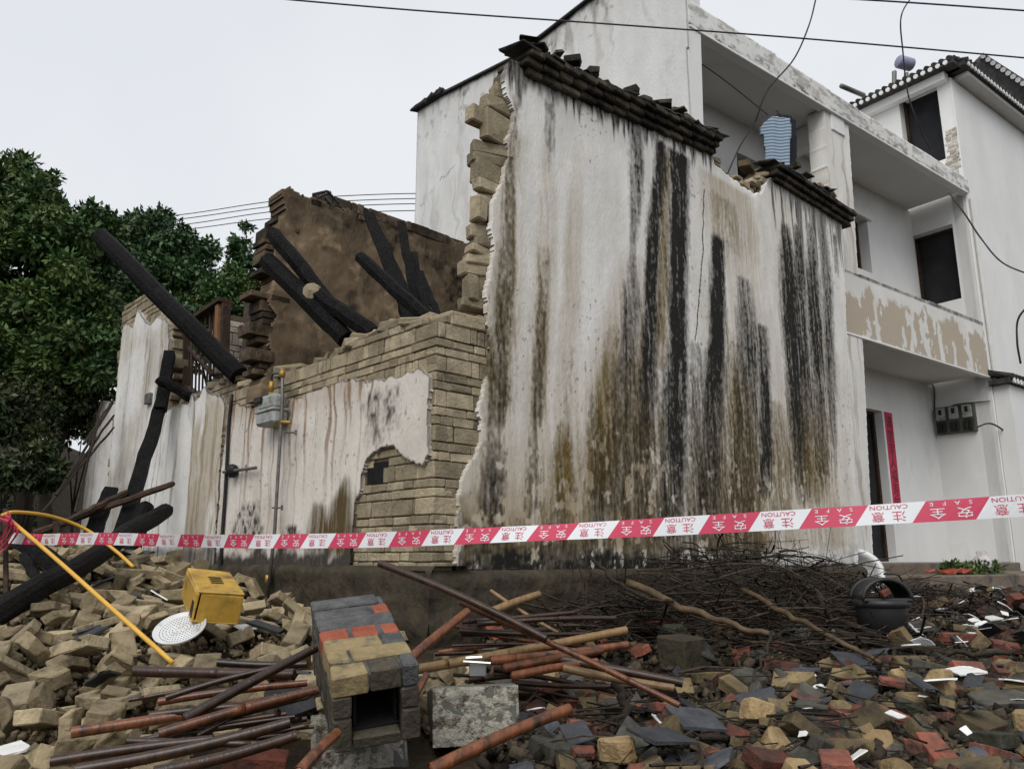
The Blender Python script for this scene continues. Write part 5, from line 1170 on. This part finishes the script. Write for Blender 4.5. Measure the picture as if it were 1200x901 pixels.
# ------------------------------------------------------------------ bamboo poles
def bamboo(x0, y0, Y0, x1, y1, Y1, r, label, mat='bamboo', nodes=.28, w=.006):
    r *= .84; a = at(x0, y0, Y0); b = at(x1, y1, Y1); L = (b - a).length; k = max(4, int(L / .03)); P = []; rr = []; bend = Vector((0, 0, random.uniform(-.02, .02) * L)); sd = Vector((random.uniform(-1, 1), random.uniform(-1, 1), 0)) * .016 * L
    nx = random.uniform(.05, nodes)
    for i in range(k + 1):
        t = i / k; d_ = L * t; e = math.sin(math.pi * t); P.append(a.lerp(b, t) + (bend + sd) * e); rr.append(r * lerp(1, .86, t))
    pts_, rad_ = [], []
    q_ = nx; 
    for i in range(k + 1):
        d_ = L * i / k
        while q_ < d_:
            t = q_ / L; e = math.sin(math.pi * t); base = a.lerp(b, t) + (bend + sd) * e; T = (b - a).normalized()
            for dd, f in ((-.008, 1.0), (-.003, 1.07), (.001, .97), (.005, 1.05), (.011, 1.0)): pts_.append(base + T * dd); rad_.append(r * lerp(1, .86, t) * f)
            q_ += nodes * random.uniform(.85, 1.15)
        if not pts_ or (P[i] - pts_[-1]).length > .018: pts_.append(P[i]); rad_.append(rr[i])
    m_ = MB(); m_.tube(pts_, rad_, 10, cap=False)
    # hollow ends
    m_.tube([pts_[0], pts_[0] + (b - a).normalized() * .05], r * .8, 10, cap=True)
    m_.tube([pts_[-1], pts_[-1] - (b - a).normalized() * .05], rad_[-1] * .8, 10, cap=True)
    o = m_.build('bamboo_pole', mat, smooth=True); tag(o, label, 'bamboo pole', 'fallen bamboo poles'); return o
bamboo(445, 660, 3.9, 640, 748, 3.5, .022, 'long dark bamboo pole slanting down from the brick corner', 'bamboo_d')
bamboo(540, 706, 3.75, 796, 826, 3.25, .017, 'thin reddish pole crossing the other poles to the bottom centre')
bamboo(478, 786, 3.55, 734, 738, 3.85, .026, 'tan jointed bamboo pole lying on top of the centre bundle', 'bamboo_t', .2)
bamboo(575, 774, 3.6, 736, 755, 3.75, .024, 'orange bamboo pole directly below the tan jointed one')
bamboo(590, 783, 3.5, 706, 762, 3.65, .022, 'second orange bamboo pole of the centre bundle')
bamboo(600, 792, 3.45, 700, 775, 3.6, .022, 'lowest orange bamboo pole of the centre bundle')
bamboo(480, 772, 3.35, 548, 716, 3.6, .025, 'short orange bamboo stub rising right beside the flue')
bamboo(505, 902, 2.75, 668, 830, 3.0, .027, 'thick red-brown bamboo pole at the bottom centre with a split end')
bamboo(540, 742, 3.8, 640, 738, 3.9, .02, 'dull brown pole behind the centre bundle', 'bamboo_d')
bamboo(572, 718, 3.9, 632, 696, 4.1, .024, 'short pale bamboo pole behind the crossing poles', 'bamboo_t')
bamboo(575, 692, 4.1, 655, 742, 3.9, .012, 'thin tan cane behind the centre bundle', 'bamboo_t')
bamboo(640, 770, 3.6, 800, 800, 3.5, .026, 'dark bamboo pole under the crossing pole', 'bamboo_d')
bamboo(660, 782, 3.5, 790, 806, 3.45, .022, 'faded tan bamboo half hidden under the twigs', 'bamboo_t')
bamboo(470, 842, 3.2, 500, 790, 3.4, .02, 'reddish bamboo stub behind the concrete blocks')
bamboo(158, 786, 3.3, 345, 790, 3.2, .026, 'dark scorched bamboo pole uppermost in the left bundle', 'bamboo_d')
bamboo(255, 776, 3.5, 360, 778, 3.5, .02, 'short reddish bamboo end above the left bundle', 'bamboo_d')
bamboo(84, 858, 2.85, 365, 812, 3.1, .023, 'long orange bamboo pole in the middle of the left bundle')
bamboo(186, 860, 2.75, 372, 808, 2.95, .022, 'orange bamboo pole with a pale cut end in the left bundle')
bamboo(216, 842, 2.8, 372, 758, 3.1, .022, 'scorched bamboo pole crossing the left bundle diagonally', 'bamboo_d')
bamboo(186, 822, 3.1, 360, 800, 3.2, .018, 'thin orange bamboo pole behind the left bundle')
bamboo(176, 838, 2.95, 300, 826, 3.0, .018, 'thin dark bamboo pole below the scorched one', 'bamboo_d')
bamboo(90, 902, 2.6, 340, 846, 2.75, .024, 'dark bamboo pole low at the bottom left', 'bamboo_d')
bamboo(60, 892, 2.62, 250, 866, 2.7, .02, 'dark bamboo pole lowest at the bottom left', 'bamboo_d')
bamboo(180, 905, 2.5, 345, 862, 2.65, .022, 'dark bamboo pole beside the red brick at the bottom', 'bamboo_d')
bamboo(350, 905, 2.45, 396, 858, 2.7, .022, 'short red bamboo under the flue mouth')
bamboo(150, 868, 2.7, 330, 872, 2.7, .015, 'thin scorched cane beneath the left bundle', 'bamboo_d')
random.seed(31)
for i in range(11):
    x0 = random.uniform(150, 240); y0 = random.uniform(812, 885); x1 = random.uniform(300, 375); y1 = y0 - random.uniform(15, 50)
    bamboo(x0, y0, 3.0 - (y0 - 812) * .004, x1, y1, 3.1 - (y0 - 812) * .004, random.uniform(.008, .014), 'thin scorched cane tangled in the left bamboo bundle', 'bamboo_d')
for i in range(12):
    x0 = random.uniform(500, 600); y0 = random.uniform(725, 800); x1 = x0 + random.uniform(80, 190); y1 = y0 + random.uniform(-35, 30)
    bamboo(x0, y0, 3.75, x1, y1, 3.85, random.uniform(.008, .016), 'thin dark cane tangled behind the centre bamboo bundle', random.choice(['bamboo_d', 'bamboo_d', 'bamboo']))
# ------------------------------------------------------------------ branches and brushwood
def branch(pts, r0, r1, label, mat='bark', grp='dead branches by the plinth'):
    P = smooth_path([at(*p) for p in pts], 5); n_ = len(P); P = [p + Vector([random.uniform(-.012, .012) for _ in range(3)]) for p in P]
    m_ = MB(); m_.tube(P, [lerp(r0, r1, i / (n_ - 1)) for i in range(n_)], 8, jit=.08); tag(m_.build('branch', mat, smooth=True), label, 'branch', grp)
branch([(735, 682, 5.3), (800, 712, 5.0), (850, 728, 4.8), (905, 745, 4.6)], .026, .015, 'thick pale branch on top of the brushwood heap', 'barkpale')
branch([(870, 690, 5.6), (920, 718, 5.0), (980, 750, 4.6), (1030, 775, 4.4)], .020, .011, 'long yellowish branch running right out of the heap', 'barkpale')
branch([(925, 670, 6.2), (950, 690, 5.9), (985, 730, 5.3), (1000, 745, 5.1)], .032, .022, 'stout dark branch leaning on the plinth left of the bin')
branch([(928, 702, 5.8), (965, 720, 5.3), (1040, 748, 4.9), (1095, 768, 4.6)], .018, .02, 'dark branch lying in front of the black bin')
branch([(980, 742, 5.0), (1030, 756, 4.8), (1080, 760, 4.7), (1100, 766, 4.6)], .022, .026, 'dark timber end below the black bin')
branch([(1090, 762, 4.6), (1140, 766, 4.5), (1190, 764, 4.5)], .014, .012, 'thin black rod in the right-hand rubble')
branch([(905, 742, 4.6), (890, 780, 4.3), (876, 828, 4.0)], .010, .006, 'thin twig hanging down from the brushwood')
branch([(690, 650, 5.6), (720, 680, 5.4), (755, 700, 5.1), (790, 705, 5.0)], .014, .01, 'dark forked branch rising before the plinth')
branch([(720, 800, 3.7), (735, 830, 3.5), (728, 850, 3.4)], .02, .018, 'curved dark branch in the hollow')
branch([(700, 860, 3.2), (760, 868, 3.2), (852, 862, 3.3)], .012, .014, 'brown stick lying at the bottom centre')
def reg_brush():
    while True:
        s_ = random.uniform(.7, 4.9); o_ = random.uniform(.15, 2.2) if s_ > 1.3 else random.uniform(.15, .9); p = FA.P(s_, 0, o_); return p, s_, o_
tw = MB()
for i in range(1500):
    p, s_, o_ = reg_brush(); hgt_ = .66 * math.exp(-((s_ - 2.6) / 1.4) ** 2) * max(.1, 1 - abs(o_ - .6) / 1.8); z = gz1(p.x, p.y) + random.uniform(0, 1) * hgt_ + .03
    L = random.uniform(.35, 1.2); ang = random.gauss(0, .5); d_ = (FA.d * math.cos(ang) + FA.n * math.sin(ang) + Vector((0, 0, random.gauss(-.05, .16)))).normalized()
    c = Vector((p.x, p.y, z)); bend = Vector([random.uniform(-.1, .1) for _ in range(3)]) * L; r = random.choice([.003, .004, .004, .006, .009])
    P = [c - d_ * L / 2, c - d_ * L / 6 + bend * .8, c + d_ * L / 5 + bend * .7, c + d_ * L / 2 + Vector([random.uniform(-.1, .1) for _ in range(3)])]
    tw.tube(smooth_path(P, 3), [r * (1 - .06 * k) for k in range(10)], 5, random.random(), cap=False)
for i in range(46):      # upright sprigs against the plinth
    s_ = random.uniform(.9, 5.0); p = FA.P(s_, 0, random.uniform(.14, .6)); z = gz1(p.x, p.y) + .1; hgt_ = random.uniform(.25, .75)
    c = Vector((p.x, p.y, z)); lean = FA.d * random.uniform(-.5, .5) * hgt_; tw.tube(smooth_path([c, c + lean * .3 + Vector((0, 0, hgt_ * .4)), c + lean + Vector((0, 0, hgt_))], 4), [.006 * (1 - .08 * k) for k in range(9)], 5, random.random(), cap=False)
def reg_low():
    while True:
        y = random.uniform(2.7, 4.6); x = random.uniform(-.02, .5) * y; return x, y
for i in range(260):
    x, y = reg_low(); z = gz1(x, y) + random.uniform(.03, .12); a = random.uniform(0, 6.28); L = random.uniform(.15, .5); d_ = Vector((math.cos(a), math.sin(a), random.uniform(-.15, .15)))
    c = Vector((x, y, z)); tw.tube([c - d_ * L / 2, c + Vector([random.uniform(-.03, .03) for _ in range(3)]), c + d_ * L / 2], random.choice([.0025, .004, .006]), 5, random.random(), cap=False)
tag(tw.build('brushwood', 'twig'), 'tangled heap of dead twigs before the plinth', 'brushwood', kind='stuff')
# dark block half hidden under the brushwood
m_ = MB(); p = gpx(808, 800); m_.box(Vector((p.x, p.y + .15, p.z + .13)), (FA.d, FA.n, Vector((0, 0, 1))), (.11, .1, .11), .5, .012, .01); tag(m_.build('dark_stone_block', 'plinth'), 'dark square stone block under the brushwood', 'stone block')
def one(px, py, meshes, name, lab, cat, sc, dz=.1, rot=None):
    p = gpx(px, py, dz); o = place(meshes, name, p.x, p.y, dz, .1, lab, cat, None, sc, rot=rot); return o
one(792, 806, TAN[0], 'yellow_brick', 'clean yellow brick standing before the dark stone block', 'brick', .8, .1, (.9, 0, .1))
one(725, 880, RCK[0], 'stone', 'upright yellow stone at the bottom centre', 'stone', .8, .09)
one(655, 882, GRY[3], 'stone_slab', 'big grey-green stone slab at the bottom centre', 'stone', 1.15, .05)
one(775, 862, TIL[0], 'roof_tile', 'dark slate tile lying across the white tile square', 'roof tile', 1.0, .16, (.1, .1, .5))
one(815, 842, TIL[1], 'roof_tile', 'blue slate tile leaning beside the white tile square', 'roof tile', 1.0, .14, (.3, .1, .3))
one(300, 893, RED[0], 'red_brick', 'big red brick at the bottom edge under the bamboo', 'brick', 1.0, .08, (.1, .1, .2))
one(905, 893, RED[1], 'red_brick', 'bright red brick wedge at the bottom edge', 'brick', .9, .1, (.3, .2, .5))
one(980, 897, RED[2], 'red_brick', 'bright red brick at the bottom edge near the right', 'brick', .9, .1)
one(1000, 775, TIL[0], 'roof_tile', 'long slate tile leaning in the middle right rubble', 'roof tile', .95, .12, (.4, .1, .2))

# ------------------------------------------------------------------ black bin, basin, greens, sack
pb = at(1037, 757, 5.15); BN = empty('black_bin', pb, 'black plastic bin with a broken hooped lid by the plinth', 'bin')
m_ = MB(); hb = .28; m_.lathe(pb, [(0, .0), (.135, .0), (.152, hb - .05), (.152, hb - .045), (.165, hb - .04), (.165, hb), (.152, hb), (.145, hb - .04), (.13, .02), (0, .02)], 32); m_.build('body', 'bin', BN, True)
m_ = MB(); 
for k in range(2):
    y_ = -.10 if k == 0 else .08
    prof = [(math.cos(a) * .15, math.sin(a) * .125) for a in np.linspace(0, math.pi, 16)]
    m_.tube([pb + Vector((x, y_ - .02 * z, hb + z)) for x, z in prof], .013, 8)
for a in np.linspace(.2, math.pi - .2, 22):
    p = pb + Vector((math.cos(a) * .148, 0, hb + math.sin(a) * .122)); q_ = Vector((-math.sin(a), 0, math.cos(a))); m_.box(p + Vector((0, .03, 0)), (q_, Vector((0, 1, 0)), Vector((math.cos(a), 0, math.sin(a)))), (.024, .10, .004), .5, .001)
m_.build('hooped_lid', 'bin', BN, True)
m_ = MB(); m_.tube([pb + Vector((-.15, -.1, hb)), pb + Vector((.15, -.1, hb))], .014, 8); m_.fbox if False else None; m_.build('rim_bar', 'bin', BN)
rp = MB(); rp.box(pb + Vector((-.02, -.12, hb + .045)), (Vector((.9, .1, .4)).normalized(), Vector((-.1, 1, 0)).normalized(), Vector((-.4, 0, .9)).normalized()), (.028, .02, .02), .5, .006); tag(rp.build('red_shard', 'red_o'), 'small red brick shard lying in the bin mouth', 'brick piece')
bc = at(1003, 674, 9.62); BS = empty('white_basin', bc - Vector((0, 0, .2)), 'white enamel basin leaning against the end of the stained wall', 'basin'); nz_ = Vector((-.35, -.88, .30)).normalized(); tx = Vector((1, -.3, 0)); tx = (tx - nz_ * tx.dot(nz_)).normalized(); ty = nz_.cross(tx)
m_ = MB(); m_.lathe(bc, [(a_ * 1.5, b_ * 1.5) for a_, b_ in ((0, -.07), (.10, -.065), (.15, -.01), (.165, .02), (.20, .035), (.215, .02), (.20, .0), (.16, -.04), (.11, -.09), (0, -.09))], 36, (tx, ty, nz_)); m_.build('bowl', 'enamel', BS, True)
def leaf_cloud(centers, radii, n_, size, seed, droop=.5, tints=None, shape=None, elong=2.2, shell=.55):
    rg_ = np.random.default_rng(seed); C_ = np.array(centers, float); Rr = np.array(radii, float); 
    if Rr.ndim == 1: Rr = np.stack([Rr, Rr, Rr * .8], 1)
    vol = Rr.prod(1) ** (2 / 3); k = rg_.choice(len(C_), n_, p=vol / vol.sum())
    d = rg_.normal(size=(n_, 3)); d /= np.linalg.norm(d, axis=1, keepdims=True); rad = (shell + (1 - shell) * rg_.random(n_)) * (1 + .12 * rg_.normal(size=n_))
    P = C_[k] + d * rad[:, None] * Rr[k]; ln_ = size * (.6 + .8 * rg_.random(n_))
    ax = d + rg_.normal(size=(n_, 3)) * .7; ax[:, 2] -= droop; ax /= np.linalg.norm(ax, axis=1, keepdims=True)
    sd = np.cross(ax, rg_.normal(size=(n_, 3)) * .6 + np.array([0, 0, 1.])); sd /= np.linalg.norm(sd, axis=1, keepdims=True) + 1e-9
    nn = np.cross(ax, sd); w_ = ln_ / elong
    V = np.stack([P, P + ax * ln_[:, None] * .5 + sd * w_[:, None] * .5 + nn * ln_[:, None] * .07, P + ax * ln_[:, None], P + ax * ln_[:, None] * .5 - sd * w_[:, None] * .5 + nn * ln_[:, None] * .07], 1)
    F = np.arange(n_ * 4).reshape(-1, 4); ct = rg_.random(len(C_)); t = np.clip(ct[k] * .6 + .4 * rg_.random(n_), 0, 1)
    return V.reshape(-1, 3), F, np.repeat(t, 4)
ctr = [FW.P(lerp(1.6, 3.2, i / 13) , 1.47 + random.uniform(-.03, .03), random.uniform(.25, .55)) for i in range(14)]
V, F, t = leaf_cloud(ctr, [.12] * 14, 3200, .055, 5, .1); keep_ = 1
o = npmesh('wilted_greens', V, F, 'greens', tint=t); tag(o, 'heap of wilted green leaves on the porch step', 'greens', kind='stuff')
sk_c = FW.P(FW.px(1157, 668, .5)[0], 1.44, .45); m_ = MB(); m_.lathe(sk_c, [(0, 0), (.10, .0), (.125, .05), (.12, .12), (.10, .18), (.05, .22), (.07, .27), (.02, .25), (0, .24)], 14)
m_.v = [tuple(Vector(v) + Vector([random.uniform(-.012, .012) for _ in range(3)])) for v in m_.v]; tag(m_.build('plastic_sack', 'bag', smooth=True), 'small white plastic sack with red print at the end of the step', 'sack')
m_ = MB()
for i in range(7): p = FW.P(random.uniform(1.2, 1.75), 1.46, random.uniform(.3, .6)); m_.box(p, (Vector((1, .4, .2)).normalized(), Vector((-.4, 1, 0)).normalized(), Vector((-.2, 0, 1)).normalized()), (random.uniform(.04, .1), .05, .012), .5, .004, .02)
tag(m_.build('red_rag', 'orange'), 'crumpled red rag left of the wilted greens', 'rag')
# water barrel on the tiled roof
bcc = at(1052, 72, 16); WB = empty('water_barrel', bcc, 'small lilac water barrel behind the tiled eave', 'barrel'); m_ = MB(); hx = Vector((1, .2, -.15)).normalized(); hy = Vector((-.2, 1, 0)).normalized(); hz = hx.cross(hy)
m_.lathe(bcc, [(0, 0), (.12, 0), (.145, .03), (.145, .34), (.12, .37), (0, .37)], 20, (hy, hz, hx)); m_.build('drum', 'purple', WB, True)
m_ = MB(); m_.tube([at(1048, 84, 16), at(1048, 110, 16)], .05, 6); m_.tube([at(1062, 86, 16), at(1062, 110, 16)], .05, 6); m_.build('support', 'metal', WB)

# loose bricks on the wall heads
LB = 'loose bricks on the wall heads'
def lbrick(px, py, fr, off, lab, me=None, sc=.8, rot=None):
    p = fr.P(*fr.px(px, py, off), off); o = bpy.data.objects.new('loose_brick', me or MUD[random.randrange(6)]); COL.objects.link(o); o.location = p; o.scale = (sc,) * 3
    o.rotation_euler = rot or (random.uniform(-.3, .3), random.uniform(-.3, .3), R(43) + random.uniform(-.5, .5)); tag(o, lab, 'brick', LB)
lbrick(342, 432, FB, -.1, 'tilted brick right above the gas riser', MUD[0], .8, (.35, -.3, .9))
lbrick(412, 395, FB, -.14, 'flat brick under the ends of the charred beams', MUD[1], .7, (.05, -.35, R(133)))
lbrick(938, 214, FA, -.1, 'tan brick on the right cornice nearest the shirt', MUD[0], .8)
lbrick(962, 222, FA, -.08, 'broken tan brick right of the other on the right cornice', MUD[3], .75)
lbrick(974, 228, FA, -.12, 'rightmost brick piece on the right cornice', MUD[7], .7)
lbrick(806, 140, FA, -.05, 'reddish brick on the right end of the tall cornice', TAN[0], .8)
lbrick(790, 131, FA, -.1, 'grey brick piece near the right end of the tall cornice', GRY[0], .8)
lbrick(757, 117, FA, -.05, 'dark brick piece on the middle of the tall cornice', GRY[1], .7)
lbrick(875, 196, FA, -.1, 'reddish rubble lump in the dip of the tall wall', TAN[1], 1.2)

# ------------------------------------------------------------------ trees and undergrowth
def tree(base, tops, radii, n_, size, lab, mat, seed, name='broadleaf_tree', trunk_r=.12, shell=.5, droop=.5, grp='trees behind the ruin', elong=2.2):
    random.seed(seed); b = Vector(base); T = empty(name, b, lab, 'tree', grp); m_ = MB(); top = sum((Vector(t) for t in tops), Vector()) / len(tops)
    fork = b.lerp(top, .45); m_.tube([b, b.lerp(fork, .5) + Vector((.05, 0, 0)), fork], [trunk_r, trunk_r * .8, trunk_r * .6], 9)
    for t in tops: tv = Vector(t); m_.tube([fork, fork.lerp(tv, .5) + Vector((0, 0, .1)), tv], [trunk_r * .45, trunk_r * .25, trunk_r * .1], 6)
    m_.build('trunk', 'trunk', T, True)
    # scatter sub-clumps around the main lobes for a broken outline
    cs, rs = [], []
    for t, r in zip(tops, radii):
        for k in range(26):
            d = Vector([random.gauss(0, 1) for _ in range(3)]).normalized(); cs.append(Vector(t) + Vector((d.x * r, d.y * r, d.z * r * .8)) * random.uniform(.45, 1.0)); rs.append(r * random.uniform(.16, .36))
    V, F, t_ = leaf_cloud(cs, rs, n_, size, seed, droop, shell=shell, elong=elong); npmesh('crown', V, F, mat, T, tint=t_)
def TPx(*a): return [at(*p) for p in a]
def gb(x, y, Y): p = at(x, y, Y); p.z = gz1(p.x, p.y) - .1; return p
tree(gb(40, 500, 11.5), TPx((20, 255, 11.5), (75, 290, 11.3), (-40, 300, 11), (40, 350, 11), (90, 370, 11.2), (30, 220, 12), (100, 315, 12)), [.95, .8, 1.2, 1.1, .75, .55, .6], 60000, .105, 'big leafy tree filling the left picture edge', 'leaf1', 41, trunk_r=.16)
tree(gb(60, 560, 10.5), TPx((15, 430, 10.5), (70, 430, 10.7), (110, 420, 11)), [1.0, .7, .45], 24000, .10, 'lower leafy tree in front of the big one at the left edge', 'leaf1', 42)
tree(gb(175, 420, 19), TPx((165, 285, 19), (205, 300, 19), (140, 300, 19), (185, 350, 18.5), (235, 330, 19), (150, 360, 18)), [1.1, 1.0, 1.0, 1.3, .8, 1.0], 38000, .14, 'dark rounded tree behind the big beam', 'leaf2', 43)
tree(gb(270, 400, 18), TPx((262, 345, 18), (245, 370, 18), (300, 355, 18), (225, 380, 17.5), (320, 370, 18.5)), [.75, .8, .7, .8, .7], 22000, .12, 'green tree between the pier and the sooty wall', 'leaf1', 44)
tree(gb(287, 380, 18.5), TPx((285, 300, 18.5), (287, 322, 18.5), (280, 285, 18.5), (289, 265, 18.5)), [.38, .5, .26, .18], 3000, .13, 'slender young tree top rising before the far power lines', 'leaf2', 45, trunk_r=.05, shell=.2)
tree(gb(220, 420, 17), TPx((200, 395, 16.5), (160, 400, 16.5), (130, 400, 15)), [.9, .9, .8], 12000, .13, 'low spreading tree behind the white pier', 'leaf2', 46)
for i, (x, y, Y, r, l) in enumerate(((20, 480, 10, .6, 'dark shrub at the left edge under the trees'), (35, 545, 9.2, .32, 'dark shrub left of the propped poles'), (100, 480, 11, .6, 'shrub behind the left panel'))):
    tree(gb(x, y, Y), TPx((x, y, Y), (x + 16, y + 10, Y), (x - 25, y + 5, Y)), [r, r * .7, r * .8], 6000, .08, l, 'leaf3', 60 + i, 'shrub', .03, grp='undergrowth on the bank')
def reg_bank():
    y = random.uniform(7.5, 14); return random.uniform(-.75, -.5) * y, y
pp = np.array([reg_bank() for _ in range(240)]); cs = [Vector((a, b, gz1(a, b) + .1)) for a, b in pp]
V, F, t = leaf_cloud(cs, [.34] * 240, 60000, .075, 77, .2, elong=3); tag(npmesh('ground_cover', V, F, 'leaf3', tint=t), 'dark weeds and ground cover on the bank at left', 'undergrowth', kind='stuff')
